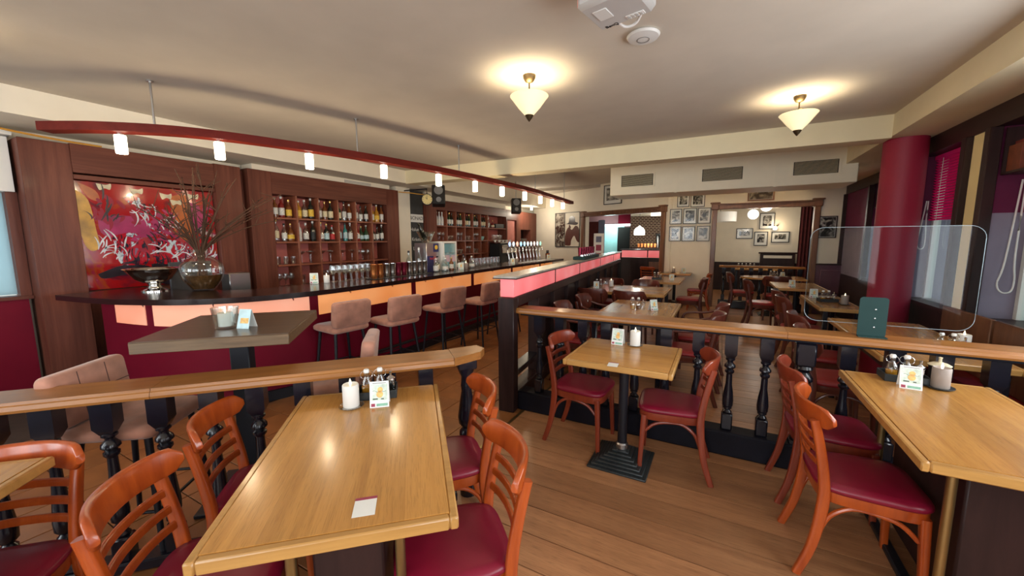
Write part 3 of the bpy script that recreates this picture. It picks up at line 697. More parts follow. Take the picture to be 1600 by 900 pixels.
back_bar('wine_shelf', 'mahogany wine and glass shelf behind the beer taps', Y2, 6.46, 10.0, 2.42, 2.21, (1.88, 1.545, 1.22, 0.90), 0.3, 0.1)
struct(b2('trim_3', (-5.82, 5.66, 0), (-5.55, 6.03, 2.58), MT['cream']), 'cream pillar between the two back bar shelves')
# chalkboard
cb = thing('chalkboard', 'tall narrow chalkboard listing drinks on the pillar behind bar', 'chalkboard', (-5.56, 6.23, 1.05))
b2('slate', (-0.02, -0.19, 0.0), (0.0, 0.19, 1.50), MT['chalk'], cb)
b2('title_plate', (0.0, -0.185, 0.87), (0.004, 0.185, 1.03), MT['chalkwhite'], cb)
RT = (math.radians(90), 0, math.radians(90))
text('title_lettering', 'BIONADE', 0.105, MT['chalk'], cb, (0.005, 0, 0.95), RT)
for t_, z in (('Holunder', 0.72), ('Kräuter', 0.52), ('Litschi', 0.33)): text('chalk_lettering', t_, 0.10, MT['chalkwhite'], cb, (0.002, -0.01, z), RT)
# end of the bar: salmon doorway and tall cabinets
struct(b2('door_3', (-5.60, 10.0, 0), (-5.55, 10.57, 2.14), MT['pink_room']), 'salmon lit doorway behind the bar')
struct(b2('trim_4', (-5.82, 10.0, 2.14), (-5.5, 10.57, 2.42), MT['mahogany_h']), 'mahogany panel above the bar doorway')
tc = thing('tall_cabinet', 'tall dark wooden cabinet with open glass niche, end of bar', 'cabinet', (-5.5, 10.57, 0))
b2('side', (-0.3, 0, 0), (0, 0.28, 2.42), MT['mahogany'], tc); b2('upper_doors', (-0.3, 0.28, 1.86), (0, 1.0, 2.42), MT['mahogany'], tc, 0.01)
b2('lower_doors', (-0.3, 0.28, 0), (0, 1.0, 1.10), MT['mahogany'], tc, 0.01); b2('niche_back', (-0.3, 0.28, 1.1), (-0.27, 1.0, 1.86), MT['darkwood'], tc)
b2('niche_shelf', (-0.27, 0.28, 1.46), (-0.01, 1.0, 1.485), MT['shelfwood'], tc); b2('tall_door', (-0.3, 1.0, 0), (0, 1.45, 2.42), MT['mahogany'], tc, 0.01)
# --- cable along the panelling, cornice strip
m = MB(); m.tube(catmull([(-5.45, -0.2, 2.56), (-5.40, 0.6, 2.55), (-5.42, 1.0, 2.50), (-5.46, 1.35, 2.485), (-5.49, 1.6, 2.487)], 6), 0.009, 6)
tag(m.obj('orange_cable', MT['cable_o']), 'orange cable running along top of panelling by the painting', 'cable')
m = MB(); m.tube(catmull([(-5.49, 5.66, 2.47), (-5.35, 5.8, 2.46), (-5.15, 5.9, 2.43), (-4.98, 5.95, 2.42)], 6), 0.009, 6)
tag(m.obj('orange_cable', MT['cable_o']), 'orange cable leading from the pillar to the wall clock', 'cable')
struct(b2('trim_5', (-5.80, 3.05, 2.50), (-5.56, 5.5, 2.575), MT['cream']), 'cream strip above the liquor shelf')
struct(b2('trim_6', (-5.80, 6.5, 2.44), (-5.56, 10.0, 2.575), MT['cream']), 'cream strip above the wine shelf')
gr = thing('vent_grille', 'small grey vent grille above the liquor shelf', 'vent', (-5.555, 4.5, 2.51)); 
for k in range(4): b2('slat', (0, 0, 0.012*k), (0.008, 0.55, 0.012*k+0.008), MT['grey_plastic'], gr)

# --- bottles
BC = {}
def bottle_parts(kind, h):
    if kind == 'wine': pr = [(0.001, 0), (0.035, 0.002), (0.036, 0.01), (0.036, h*.55), (0.030, h*.63), (0.015, h*.73), (0.0135, h*.86), (0.0145, h*.95)]; lb = (0.0366, h*.16, h*.48)
    elif kind == 'round': pr = [(0.001, 0), (0.038, 0.002), (0.040, 0.01), (0.040, h*.55), (0.034, h*.64), (0.017, h*.71), (0.0145, h*.86), (0.0155, h*.93)]; lb = (0.0406, h*.12, h*.46)
    else: pr = [(0.001, 0), (0.047, 0.002), (0.049, 0.012), (0.046, h*.45), (0.036, h*.60), (0.016, h*.70), (0.015, h*.85), (0.017, h*.92)]; lb = (0.0492, h*.15, h*.38)
    return pr, lb
def bottle(loc, kind, body, lab, cap, h, label, group):
    key = (kind, body, lab, cap, h)
    if key not in BC:
        r = thing('bottle', label, 'bottle', loc, 0, group)
        pr, lb = bottle_parts(kind, h)
        MB().lathe(pr, seg=14).obj('glass_body', BM[body], r)
        MB().lathe([(lb[0], lb[1]), (lb[0], lb[2])], seg=14, cap=False).obj('paper_label', LM[lab], r)
        MB().lathe([(0.016, h*.90), (0.0165, h*.91), (0.0165, h*.99), (0.012, h)], seg=10).obj('cap', CM[cap], r)
        BC[key] = r; return r
    return dup(BC[key], loc, random.random()*6, label, group)
ORD = ['first', 'second', 'third', 'fourth', 'fifth', 'sixth', 'seventh']
POS = ['left', 'middle', 'right']
ONE = ['leftmost', 'second', 'third', 'fourth', 'fifth', 'sixth', 'seventh', 'eighth', 'ninth', 'tenth', 'eleventh', 'twelfth', 'thirteenth', 'fourteenth', 'fifteenth', 'sixteenth']
R1 = ['amber white white', 'red white white', 'amber yellow gold', 'gold yellow white', 'clear cream white', 'dark yellow white', 'clear white white', 'amber cream gold', 'dark cream gold', 'green cream black', 'clear white black', 'amber white white',
      'clear white white', 'clear white black', 'dark white black', 'gold white white', 'gold yellow white', 'amber white black']
R2 = ['clear cream gold', 'clear white black', 'amber yellow gold', 'white white black', 'clear white white', 'dark black white', 'clear white gold', 'dark blue gold', 'clear red red', 'clear blue white', 'teal blue black', 'clear white white',
      'red white red', 'green blue gold', 'green blue white', 'dark white black', 'clear white black', 'dark white white']
for row, (z, spec, rn) in enumerate(((1.88, R1, 'top'), (1.54, R2, 'second'))):
    for c in range(6):
        for p in range(3):
            b_, l_, c_ = spec[c*3+p].split()
            kind = random.choice(['round', 'round', 'wine', 'squat'])
            h = random.choice([0.26, 0.28, 0.30, 0.31])
            yy = Y1[c]+0.06+0.105*p+random.uniform(-.008, .008)
            bottle((-5.56-random.uniform(0, .03), yy, z), kind, b_, l_, c_, h, '%s bottle, %s label, %s in %s cell from left, %s liquor shelf row' % (b_, l_, POS[p], ORD[c], rn), 'liquor bottles behind the bar')
for c in range(6):
    for p in range(3):
        b_, l_, c_ = ('white white white' if c == 0 else random.choice(['dark white black', 'dark cream red', 'green white gold', 'dark white white'])).split()
        bottle((-5.57, Y2[c]+0.065+0.1*p, 1.88), 'wine', b_, l_, c_, 0.30, '%s wine bottle, %s in %s cell from left, top wine shelf row' % (b_, POS[p], ORD[c]), 'wine bottles on the wine shelf')
bottle((-5.57, 9.06, 1.88), 'wine', 'clear', 'white', 'white', 0.27, 'clear bottle at the left end of the wide top wine shelf', 'wine bottles on the wine shelf')
bottle((-5.57, 9.28, 1.88), 'squat', 'red', 'cream', 'gold', 0.2, 'low red bottle on the wide top wine shelf', 'wine bottles on the wine shelf')
tag(b2('black_box', (-5.70, 9.40, 1.88), (-5.54, 9.90, 2.0), MT['black'], None, 0.006), 'black box beside bottles on the wide top wine shelf', 'box')
# --- glasses
def gmesh(name, prof, seg=12):
    me = MB().lathe(prof, seg=seg, cap=False).make(name); me.materials.append(MT['glassware']); return me
G_WINE = gmesh('wine_glass', [(0.032, 0), (0.030, 0.004), (0.005, 0.008), (0.0045, 0.085), (0.012, 0.092), (0.033, 0.115), (0.037, 0.145), (0.031, 0.19)])
G_COUPE = gmesh('coupe_glass', [(0.035, 0), (0.033, 0.004), (0.005, 0.008), (0.005, 0.13), (0.02, 0.14), (0.05, 0.165), (0.052, 0.185)])
G_TUMB = gmesh('tumbler', [(0.026, 0.0), (0.028, 0.004), (0.033, 0.11)])
G_BEER = gmesh('beer_glass', [(0.028, 0.0), (0.030, 0.006), (0.034, 0.08), (0.036, 0.15)])
def glasses(me, name, pts, label, group):
    for i, (x, yv, z) in enumerate(pts):
        o = link(name, me, None); o.location = (x, yv, z); tag(o, ONE[i]+' '+label, 'glass', group)
def cell(c, Ys, n, z, x=-5.58, depth=2):
    pts = []
    for i in range(n): pts.append((x-0.09*(i % depth), Ys[c]+0.06+(Ys[c+1]-Ys[c]-0.12)*(i/max(1, n-1)), z))
    return pts
for c, (me, nm, n) in enumerate(((G_TUMB, 'tumbler', 5), (G_COUPE, 'coupe_glass', 4), (G_COUPE, 'coupe_glass', 4), (G_COUPE, 'coupe_glass', 3), (G_WINE, 'wine_glass', 5))):
    glasses(me, nm, cell(c, Y1, n, 1.21), 'clear %s in %s cell from left, third liquor shelf row' % (nm.replace('_', ' '), ORD[c]), 'glasses on the liquor shelf')
for c, (me, nm, n) in enumerate(((G_WINE, 'wine_glass', 6), (G_BEER, 'beer_glass', 4), (G_WINE, 'wine_glass', 6), (G_WINE, 'wine_glass', 6), (G_WINE, 'wine_glass', 6))):
    glasses(me, nm, cell(c, Y1, n, 0.885), 'clear %s in %s cell from left, lowest liquor shelf row' % (nm.replace('_', ' '), ORD[c]), 'glasses on the liquor shelf')
for rw, z in (('second', 1.545), ('third', 1.22)):
    for c in range(5):
        me, nm = ((G_WINE, 'wine_glass'), (G_TUMB, 'tumbler'))[(c+(rw == 'third')) % 2]
        glasses(me, nm, cell(c, Y2, 5, z), 'clear %s in %s cell from left, %s wine shelf row' % (nm.replace('_', ' '), ORD[c], rw), 'glasses on the wine shelf')
glasses(G_BEER, 'beer_glass', [(-5.58, 9.30+0.09*i, 1.545) for i in range(6)], 'tall clear glass in the wide cell of the wine shelf', 'glasses on the wine shelf')
glasses(G_WINE, 'wine_glass', [(-3.95-0.075*(i % 2), 2.98+0.042*i, 1.07) for i in range(14)], 'stemmed glass in the row on the bar left of shakers', 'glasses on the bar')
glasses(G_BEER, 'beer_glass', [(-3.86-0.09*(i % 2), 5.75+0.062*i, 1.07) for i in range(16)], 'clear beer glass in the row on the bar before taps', 'glasses on the bar')
glasses(G_TUMB, 'tumbler', [(-5.58, 10.95+0.085*i, 1.485) for i in range(6)], 'clear tumbler in the niche of the tall cabinet', 'glasses in the cabinet niche')
cupm = MB().lathe([(0.018, 0), (0.02, 0.003), (0.036, 0.03), (0.04, 0.06), (0.037, 0.06), (0.033, 0.03), (0.016, 0.008), (0.002, 0.007)], seg=14).make('coffee_cup')
cupm.materials.append(MT['ceramic'])
for i in range(8):
    o = link('coffee_cup', cupm, None); o.location = (-5.36+0.08*(i % 2), 9.05+0.10*i, 1.492); tag(o, ONE[i]+' white cup from left on top of the coffee machine', 'cup', 'cups on the coffee machine')
o = link('coffee_cup', cupm.copy(), None); o.data.materials.clear(); o.data.materials.append(MT['teal']); o.location = (-5.56, 8.70, 1.545); o.scale = (1.7, 1.7, 1.7); tag(o, 'pale teal bowl in the sixth cell of the wine shelf', 'bowl')
cm = thing('coffee_machine', 'black and chrome espresso machine under the wide wine shelf', 'coffee machine', (-5.30, 9.42, 0.86))
b2('body', (-0.19, -0.46, 0.0), (0.16, 0.46, 0.60), MT['black'], cm, 0.02); b2('front_panel', (0.16, -0.42, 0.34), (0.20, 0.42, 0.56), MT['chrome'], cm, 0.01); b2('drip_tray', (0.16, -0.44, 0.0), (0.30, 0.44, 0.08), MT['steel'], cm, 0.01); b2('cup_rail', (-0.19, -0.46, 0.60), (0.16, 0.46, 0.63), MT['chrome'], cm, 0.005)
for yv in (-0.22, 0.22): MB().lathe([(0.03, 0.26), (0.035, 0.27), (0.035, 0.34)], (0.23, yv, 0), 14).obj('brew_head', MT['chrome'], cm)
b2('work_counter', (-5.5, 6.5, 0), (-5.02, 10.0, 0.86), MT['mahogany_h'], None, 0.005)
tag(bpy.data.objects['work_counter'], 'low work counter under the wine shelf', 'counter')
# --- shakers in a row
SHC = ['copper', 'copper', 'chrome', 'chrome', 'redmetal', 'redmetal', 'chrome', 'chrome', 'chrome', 'chrome']
shk = {}
SHL = ['leftmost copper boston shaker', 'second copper boston shaker', 'first steel shaker beside the copper pair', 'second steel shaker beside the copper pair', 'left wine red shaker', 'right wine red shaker', 'first steel shaker right of the red pair', 'second steel shaker right of the red pair', 'third steel shaker right of the red pair', 'rightmost steel shaker of the row']
for i, cn in enumerate(SHC):
    if cn not in shk:
        me = MB().lathe([(0.030, 0.0), (0.032, 0.003), (0.036, 0.06), (0.0445, 0.172), (0.046, 0.175), (0.0435, 0.174), (0.034, 0.06), (0.028, 0.01), (0.001, 0.009)], seg=20).make('cocktail_shaker'); me.materials.append(MT[cn]); shk[cn] = me
    o = link('cocktail_shaker', shk[cn], None); o.location = (-3.80, 3.44+0.105*i, 1.078); tag(o, SHL[i]+' on the dark bar', 'shaker', 'shakers on the bar')
tag(b2('bar_mat', (-3.88, 3.38, 1.07), (-3.71, 4.45, 1.078), MT['black'], None, 0.003), 'long black rubber bar mat under the row of shakers', 'bar mat')
# bottles standing on the bar
spots = [(-3.78, 4.62), (-3.84, 4.73), (-3.76, 4.82), (-3.86, 4.92), (-3.80, 5.03), (-3.88, 5.30), (-3.80, 5.40), (-3.90, 5.5), (-3.78, 5.58)]
for i, (x, yv) in enumerate(spots):
    b_, l_, c_ = ['clear white white', 'clear cream black', 'clear white white', 'clear blue white', 'amber white gold', 'clear white gold', 'clear white black', 'clear blue black', 'clear white white'][i].split()
    bottle((x, yv, 1.07), ['round', 'wine', 'squat'][i % 3], b_, l_, c_, 0.24 if i % 2 else 0.21, '%s bottle with %s label, number %s from left among bar bottles' % (b_, l_, (ORD+['eighth', 'ninth'])[i]), 'bottles standing on the bar')
bottle((-4.02, 4.30, 1.07), 'wine', 'clear', 'white', 'black', 0.33, 'tall clear bottle with pourer behind the shakers', 'bottles standing on the bar')
bottle((-4.02, 4.52, 1.07), 'wine', 'clear', 'white', 'white', 0.37, 'tallest slim clear bottle behind the shakers beside drink cooler', 'bottles standing on the bar')
# --- small display fridge, drink cooler with ice bucket
fg = thing('display_fridge', 'small white glass-door fridge on the bar, lit inside', 'fridge', (-3.98, 5.08, 1.07))
b2('cabinet', (-0.16, -0.17, 0), (0.10, 0.17, 0.46), MT['white_plastic'], fg, 0.008); b2('inner_light', (0.10, -0.14, 0.04), (0.104, 0.14, 0.42), pm('fridge_interior', (0.2, 0.35, 0.36), 0.4, emit=(0.35, 0.62, 0.62), es=0.25), fg)
b2('glass_door', (0.106, -0.17, 0.0), (0.122, 0.17, 0.46), MT['glass'], fg, 0.004); b2('shelf', (0.1, -0.14, 0.27), (0.106, 0.14, 0.278), MT['steel'], fg)
for yv in (-0.16, 0.16): b2('door_frame', (0.10, yv-0.012, 0), (0.125, yv+0.012, 0.46), MT['white_plastic'], fg)
b2('door_frame', (0.10, -0.17, 0.436), (0.126, 0.17, 0.46), MT['white_plastic'], fg)
dc = thing('drink_cooler', 'navy and silver drink cooler box on the bar beside fridge', 'cooler', (-4.0, 4.74, 1.07))
b2('cabinet', (-0.16, -0.16, 0), (0.08, 0.13, 0.44), MT['steel'], dc, 0.006); b2('navy_field', (0.08, -0.155, 0.0), (0.083, 0.0, 0.24), MT['navy'], dc); b2('navy_field', (0.08, 0.0, 0.30), (0.083, 0.125, 0.43), MT['navy'], dc)
MB().lathe([(0.035, 0), (0.035, 0.004)], (0.083, 0.065, 0.37), 16, Matrix.Rotation(PI/2, 3, 'Y')).obj('yellow_disc', LM['yellow'], dc)
text('lettering', 'Red Bull', 0.055, LM['red'], dc, (0.084, 0.0, 0.20), RT)
ib = thing('ice_bucket', 'glass ice bowl with a tilted bottle above the drink cooler', 'bowl', (-4.04, 4.72, 1.512))
MB().lathe([(0.05, 0), (0.07, 0.004), (0.10, 0.08), (0.145, 0.17), (0.14, 0.17), (0.095, 0.08), (0.066, 0.01), (0.001, 0.008)], seg=20).obj('bowl', MT['glass'], ib)
rb = Matrix.Rotation(math.radians(-32), 3, 'X')
pr, lb = bottle_parts('wine', 0.30)
MB().lathe(pr, (0, -0.02, 0.05), 14, Matrix.Rotation(math.radians(32), 3, 'X')).obj('champagne_bottle', BM['dark'], ib)
for a, b_ in ((0.05, 0.06), (-0.03, 0.07), (0.0, 0.05)): MB().box((a, b_, 0.12), (0.05, 0.05, 0.05), 0.008, rz=a*9).obj('ice_cube', MT['glass'], ib)
# --- beer taps
tapm = MB()
tapm.lathe([(0.034, 0), (0.034, 0.008), (0.020, 0.02)], seg=16)
tapm.tube(catmull([(0, 0, 0.01), (0.0, 0, 0.10), (-0.02, 0, 0.20), (-0.045, 0, 0.27), (-0.03, 0, 0.315), (0.02, 0, 0.335)], 5), 0.0165, 12)
tapm.tube([(0.02, 0, 0.335), (0.05, 0, 0.325), (0.065, 0, 0.29), (0.07, 0, 0.25)], 0.009, 8)
tapme = tapm.make('tap_body'); tapme.materials.append(MT['chrome'])
GLC = [(0.45, 0.6, 1.0), (0.7, 0.85, 1.0), (1.0, 0.5, 0.4), (0.4, 0.75, 1.0), (0.5, 0.85, 1.0), (0.7, 0.85, 0.9), (0.75, 0.85, 0.85), (0.85, 0.72, 0.7), (0.75, 0.9, 0.95), (0.35, 0.75, 0.6)]
for i in range(10):
    yv = 7.05+0.172*i
    t_ = thing('beer_tap', '%s chrome beer tap from left, %s lit badge, on the bar' % ((ORD+['eighth', 'ninth', 'last'])[i], ['blue', 'pale blue', 'orange', 'sky blue', 'light blue', 'white', 'white', 'pinkish', 'white', 'green'][i]), 'beer tap', (-3.84, yv, 1.07), 0, 'beer taps on the bar')
    link('tap_body', tapme, None, t_)
    MB().lathe([(0.001, 0.0), (0.048, 0.0), (0.050, 0.006), (0.048, 0.016), (0.036, 0.022), (0.001, 0.024)], (0.0, 0, 0.395), 20, Matrix.Rotation(PI/2, 3, 'Y')).obj('badge', pm('tap_badge_%d' % i, GLC[i], 0.3, emit=GLC[i], es=0.9), t_)
    MB().lathe([(0.051, 0.0), (0.056, 0.002), (0.056, 0.014), (0.051, 0.016)], (-0.004, 0, 0.395), 20, Matrix.Rotation(PI/2, 3, 'Y')).obj('badge_ring', MT['chrome'], t_)
tr = tag(b2('drip_tray', (-3.77, 6.98, 1.07), (-3.60, 8.70, 1.078), MT['steel'], None, 0.003), 'long steel drip tray in front of the beer taps', 'drip tray')
# --- silver bowl, vase with branches, boxes behind
sb = thing('silver_bowl', 'polished silver footed bowl on the left end of bar', 'bowl', (-4.83, 1.66, 1.07)); sb.scale = (0.82, 0.82, 0.92)
MB().lathe([(0.001, 0.002), (0.125, 0.0), (0.125, 0.012), (0.105, 0.022), (0.07, 0.035), (0.055, 0.065), (0.075, 0.085)], seg=36).obj('foot', MT['silverbowl'], sb)
MB().lathe([(0.05, 0.085), (0.10, 0.092), (0.17, 0.13), (0.22, 0.19), (0.255, 0.232), (0.27, 0.238), (0.262, 0.243), (0.245, 0.235), (0.21, 0.19), (0.16, 0.135), (0.09, 0.10), (0.001, 0.095)], seg=40).obj('bowl', MT['silverbowl'], sb)
vs_ = thing('glass_vase', 'round clear glass vase holding bare budding branches on bar', 'vase', (-4.52, 1.93, 1.07)); vs_.scale = (1.12, 1.12, 1.25)
MB().lathe([(0.001, 0.004), (0.075, 0.0), (0.09, 0.01), (0.14, 0.08), (0.165, 0.15), (0.155, 0.20), (0.10, 0.25), (0.055, 0.275), (0.06, 0.30), (0.085, 0.32)], seg=28, cap=False).obj('vase', MT['glass'], vs_)
MB().lathe([(0.001, 0.008), (0.08, 0.010), (0.125, 0.07), (0.145, 0.12), (0.001, 0.121)], seg=24).obj('water', MT['water'], vs_)
rng = random.Random(3)
for k in range(34):
    a = rng.uniform(0, 2*PI); sp = rng.uniform(0.05, 0.40); hh = rng.uniform(0.5, 0.92)
    if k % 6 == 0: a = rng.uniform(0.7, 1.5); sp = rng.uniform(0.45, 0.75); hh = rng.uniform(0.55, 0.8)
    if k % 11 == 3: sp = rng.uniform(0.03, 0.10); hh = rng.uniform(0.95, 1.05)
    p0 = Vector((0.05*math.cos(a+2), 0.05*math.sin(a+2), 0.05)); p1 = Vector((0.03*math.cos(a), 0.03*math.sin(a), 0.31)); p3 = Vector((sp*math.cos(a), sp*math.sin(a), hh))
    p2 = p1.lerp(p3, 0.5)+Vector((rng.uniform(-.03, .03), rng.uniform(-.03, .03), 0.05))
    pts = catmull([p0, p1, p2, p3], 4); m = MB()
    m.tube(pts, 0.0075, 5, [1-0.7*i/len(pts) for i in range(len(pts))])
    for j in range(3):
        i = rng.randrange(5, len(pts)-1); d = Vector((rng.uniform(-1, 1), rng.uniform(-1, 1), rng.uniform(0.3, 1))).normalized()*rng.uniform(0.06, 0.16)
        m.tube([pts[i], pts[i]+d*0.5, pts[i]+d], 0.004, 4, [1, .8, .5])
    for j in range(5):
        i = rng.randrange(6, len(pts)); m.lathe([(0.001, -0.008), (0.007, 0), (0.001, 0.009)], tuple(pts[i]), 5)
    m.obj('branch', MT['twig'], vs_)
tag(b2('steel_box', (-4.98, 2.30, 0.95), (-4.80, 2.52, 1.19), MT['steel'], None, 0.008), 'steel box behind the bar, right of the branch vase', 'box')
tag(b2('dark_screen', (-5.12, 1.88, 0.95), (-5.09, 2.27, 1.33), MT['grey'], None, 0.008), 'grey till screen standing behind the branch vase', 'screen')
tag(b2('till_stand', (-5.25, 1.86, 0), (-4.78, 2.55, 0.949), MT['mahogany_h'], None, 0.01), 'low mahogany stand behind bar carrying till screen and box', 'stand')

# --- curved hanging beam with eleven lamps
BP = catmull([(-4.66, 1.05, 0), (-4.26, 1.28, 0), (-3.86, 1.67, 0), (-3.58, 2.3, 0), (-3.33, 3.2, 0), (-3.14, 4.4, 0), (-3.04, 6.1, 0), (-3.10, 7.4, 0), (-3.20, 9.0, 0)], 8)
hb = thing('hanging_lamp_beam', 'long curved red wooden beam with eleven lamps above bar', 'lamp', (0, 0, 0))
strip(offset(BP, -0.055), offset(BP, 0.055), 2.395, 2.46).obj('beam', MT['beamwood'], hb, ang=50)
atb, accb = resample(BP, 0.1)
tubeme = MB().lathe([(0.001, 0.0), (0.034, 0.0), (0.037, 0.006), (0.037, 0.135), (0.034, 0.14), (0.001, 0.14)], seg=16).make('lamp_glass'); tubeme.materials.append(MT['tube_glow'])
for (lx, ly) in ((-3.90, 1.22), (-3.48, 1.68), (-3.24, 2.30), (-3.10, 3.02), (-2.99, 3.76), (-2.90, 4.42), (-2.86, 5.08), (-2.85, 5.78), (-2.85, 6.45), (-2.88, 7.12), (-2.93, 7.80)):
    best = min((((atb(accb[-1]*i/600)-Vector((lx*1.065, ly*1.065, 0))).length, i) for i in range(601)))[1]
    p = atb(accb[-1]*best/600)
    o = link('lamp_glass', tubeme, None, hb); o.location = (p.x, p.y, 2.235)
    cpm = MB().lathe([(0.02, 2.375), (0.02, 2.395)], (p.x, p.y, 0), 10).obj('lamp_socket', MT['chrome'], hb)
    point('lamp_light', (p.x, p.y, 2.20), 6.5, WARM, 0.04, hb)
for (rx, ry) in ((-4.12, 1.60), (-3.385, 2.93), (-3.14, 4.37), (-3.05, 6.6), (-3.15, 8.4)):
    best = min((((atb(accb[-1]*i/600)-Vector((rx, ry, 0))).length, i) for i in range(601)))[1]
    p = atb(accb[-1]*best/600); zt = 2.80 if p.y < 5.45 else 3.08
    m = MB(); m.lathe([(0.008, 2.46), (0.008, zt)], (p.x, p.y, 0), 10); m.lathe([(0.022, zt-0.012), (0.022, zt)], (p.x, p.y, 0), 12); m.obj('suspension_rod', MT['steel'], hb)
# --- clock, speakers
ck = thing('wall_clock', 'round double-sided clock with yellow face beside chalkboard', 'clock', (-4.98, 5.88, 2.32))
ck.rotation_euler = (0, 0, math.radians(42))
Rx = Matrix.Rotation(PI/2, 3, 'X')
MB().lathe([(0.10, -0.04), (0.108, -0.03), (0.108, 0.03), (0.10, 0.04)], seg=32, R=Rx).obj('case', MT['blackmetal'], ck)
MB().lathe([(0.001, 0.041), (0.094, 0.041)], seg=32, R=Rx, cap=False).obj('face', MT['clockface'], ck)
for k in range(12):
    a = k*PI/6; MB().box((0.078*math.sin(a), -0.0425, 0.078*math.cos(a)), (0.006, 0.002, 0.016), R=Matrix.Rotation(a, 3, 'Y')).obj('hour_mark', MT['black'], ck)
for a, l in ((-0.05, 0.07), (-0.65, 0.05)): MB().box((l/2*math.sin(a), -0.045, l/2*math.cos(a)), (0.007, 0.002, l), R=Matrix.Rotation(a, 3, 'Y')).obj('hand', MT['black'], ck)
MB().tube([(0, 0, 0.10), (0, 0, 0.2), (-0.42, 0.38, 0.2)], 0.012, 8).obj('bracket', MT['blackmetal'], ck)
def speaker(loc, rz, tilt, label):
    r = thing('loudspeaker', label, 'loudspeaker', loc, rz); R = Matrix.Rotation(tilt, 3, 'X')
    MB().box((0, 0, 0), (0.25, 0.22, 0.38), 0.015, R=R).obj('cabinet', MT['black'], r)
    for z, q in ((0.08, 0.085), (-0.10, 0.05)):
        m = MB(); m.M = R.to_4x4() @ Matrix.Translation((0, -0.112, z)) @ Matrix.Rotation(PI/2, 4, 'X')
        m.lathe([(0.001, -0.01), (q*.4, 0.004), (q*.45, -0.008), (q*.85, 0.004), (q, 0.004), (q, 0.0)], seg=22); m.obj('driver', MT['driver'], r)
    MB().lathe([(0.012, 0.17), (0.012, 3.08-loc[2])], (0, 0.06, 0), 8).obj('mount', MT['steel'], r)
speaker((-4.88, 6.10, 2.40), math.radians(40), math.radians(-12), 'black loudspeaker hanging beside the round clock')
speaker((-4.85, 9.30, 2.44), math.radians(35), math.radians(-8), 'black loudspeaker hanging above the end of wine shelf')
sp_ = thing('spotlight', 'small white spotlight on the soffit at end of the bar', 'lamp', (-5.2, 11.0, 2.46))
MB().lathe([(0.03, 0), (0.045, 0.06), (0.02, 0.10)], seg=14).obj('head', MT['globe'], sp_); MB().lathe([(0.01, 0.1), (0.01, 0.12)], seg=8).obj('stem', MT['blackmetal'], sp_); point('bulb_light', (0.1, -0.05, -0.1), 22, (1.0, 0.9, 0.72), 0.05, sp_)
# ================================================================== RAILINGS
def baluster_mesh(h, w=0.078):
    m = MB(); hb = 0.15
    # square head with chamfered lower end
    m.loft([[(sx*k, sy*k, z) for sx, sy in ((-1, -1), (1, -1), (1, 1), (-1, 1))] for k, z in ((w*.30, h-hb-0.02), (w*.5, h-hb+0.015), (w*.5, h))])
    t = h-hb-0.015; k = h/0.9
    m.lathe([(0.022, t), (0.030, t-0.008), (0.030, t-0.018), (0.018, t-0.028), (0.018, t-0.036), (0.034, t-0.055), (0.036, t-0.070), (0.020, t-0.088), (0.030, t-0.096), (0.030, t-0.108), (0.019, t-0.122),
             (0.021, t-0.20), (0.030, 0.36*k), (0.036, 0.28*k), (0.034, 0.23*k), (0.018, 0.185), (0.029, 0.172), (0.029, 0.158), (0.017, 0.148), (0.030, 0.132), (0.024, 0.118)], seg=16)
    m.box((0, 0, 0.06), (w*.92, w*.92, 0.12), 0.008)
    return m
RD = Vector((0.6834, 0.7301, 0)); RN = Vector((-0.7301, 0.6834, 0)); RA = math.atan2(RD.y, RD.x)
# front railing: origin near its left end
fr0 = Vector((-2.524, 0.34, 0))+RN*0.10
fl = thing('front_railing', 'oak-topped railing with black turned balusters behind the front table', 'railing', tuple(fr0), RA)
def handrail(name, parent, x0, x1, zt, w=0.20, th=0.045):
    pr = [(-w/2, -th), (w/2, -th), (w/2+0.004, -th+0.012), (w/2, -0.016), (w/2-0.006, -0.012), (w/2-0.010, 0), (-w/2+0.010, 0), (-w/2+0.006, -0.012), (-w/2, -0.016), (-w/2-0.004, -th+0.012)]
    m = MB(); m.loft([[(x0, a, zt+b) for a, b in pr], [(x1, a, zt+b) for a, b in pr]]); return m.obj(name, MT['rail'], parent, ang=25)
handrail('handrail', fl, -1.3, 0.48, 0.90); handrail('handrail', fl, 0.482, 1.84, 0.90)
# short angled end of the handrail
m = MB(); poly = [(1.842, -0.10), (2.01, -0.02), (2.05, 0.05), (2.02, 0.13), (1.842, 0.10)]
m.prism(poly, 0.855, 0.90); m.obj('handrail_end', MT['rail'], fl, ang=25)
bm9 = baluster_mesh(0.80).make('baluster'); bm9.materials.append(MT['blacklacquer'])
for s in (-1.1, -0.9, -0.7, -0.5, -0.3, -0.12, 0.07, 0.27, 0.47, 0.67, 0.86, 1.07, 1.28, 1.49, 1.69):
    o = link('baluster', bm9, None, fl); o.location = (s, 0, 0.055)
m = MB(); m.lathe([(0.05, 0.80), (0.045, 0.78), (0.03, 0.75), (0.032, 0.70), (0.034, 0.695), (0.030, 0.66), (0.040, 0.60), (0.054, 0.50), (0.050, 0.46), (0.028, 0.43), (0.045, 0.41), (0.048, 0.385), (0.028, 0.36), (0.045, 0.33), (0.050, 0.30), (0.030, 0.27), (0.035, 0.15), (0.05, 0.14), (0.05, 0.0)], seg=22)
m.box((0, 0, 0.828), (0.11, 0.11, 0.055), 0.006); o = m.obj('newel_post', MT['blacklacquer'], fl); o.location = (1.93, 0.02, 0)
bx('base_rail', (0.30, 0, 0.03), (3.1, 0.10, 0.055), MT['blacklacquer'], fl, 0.008)
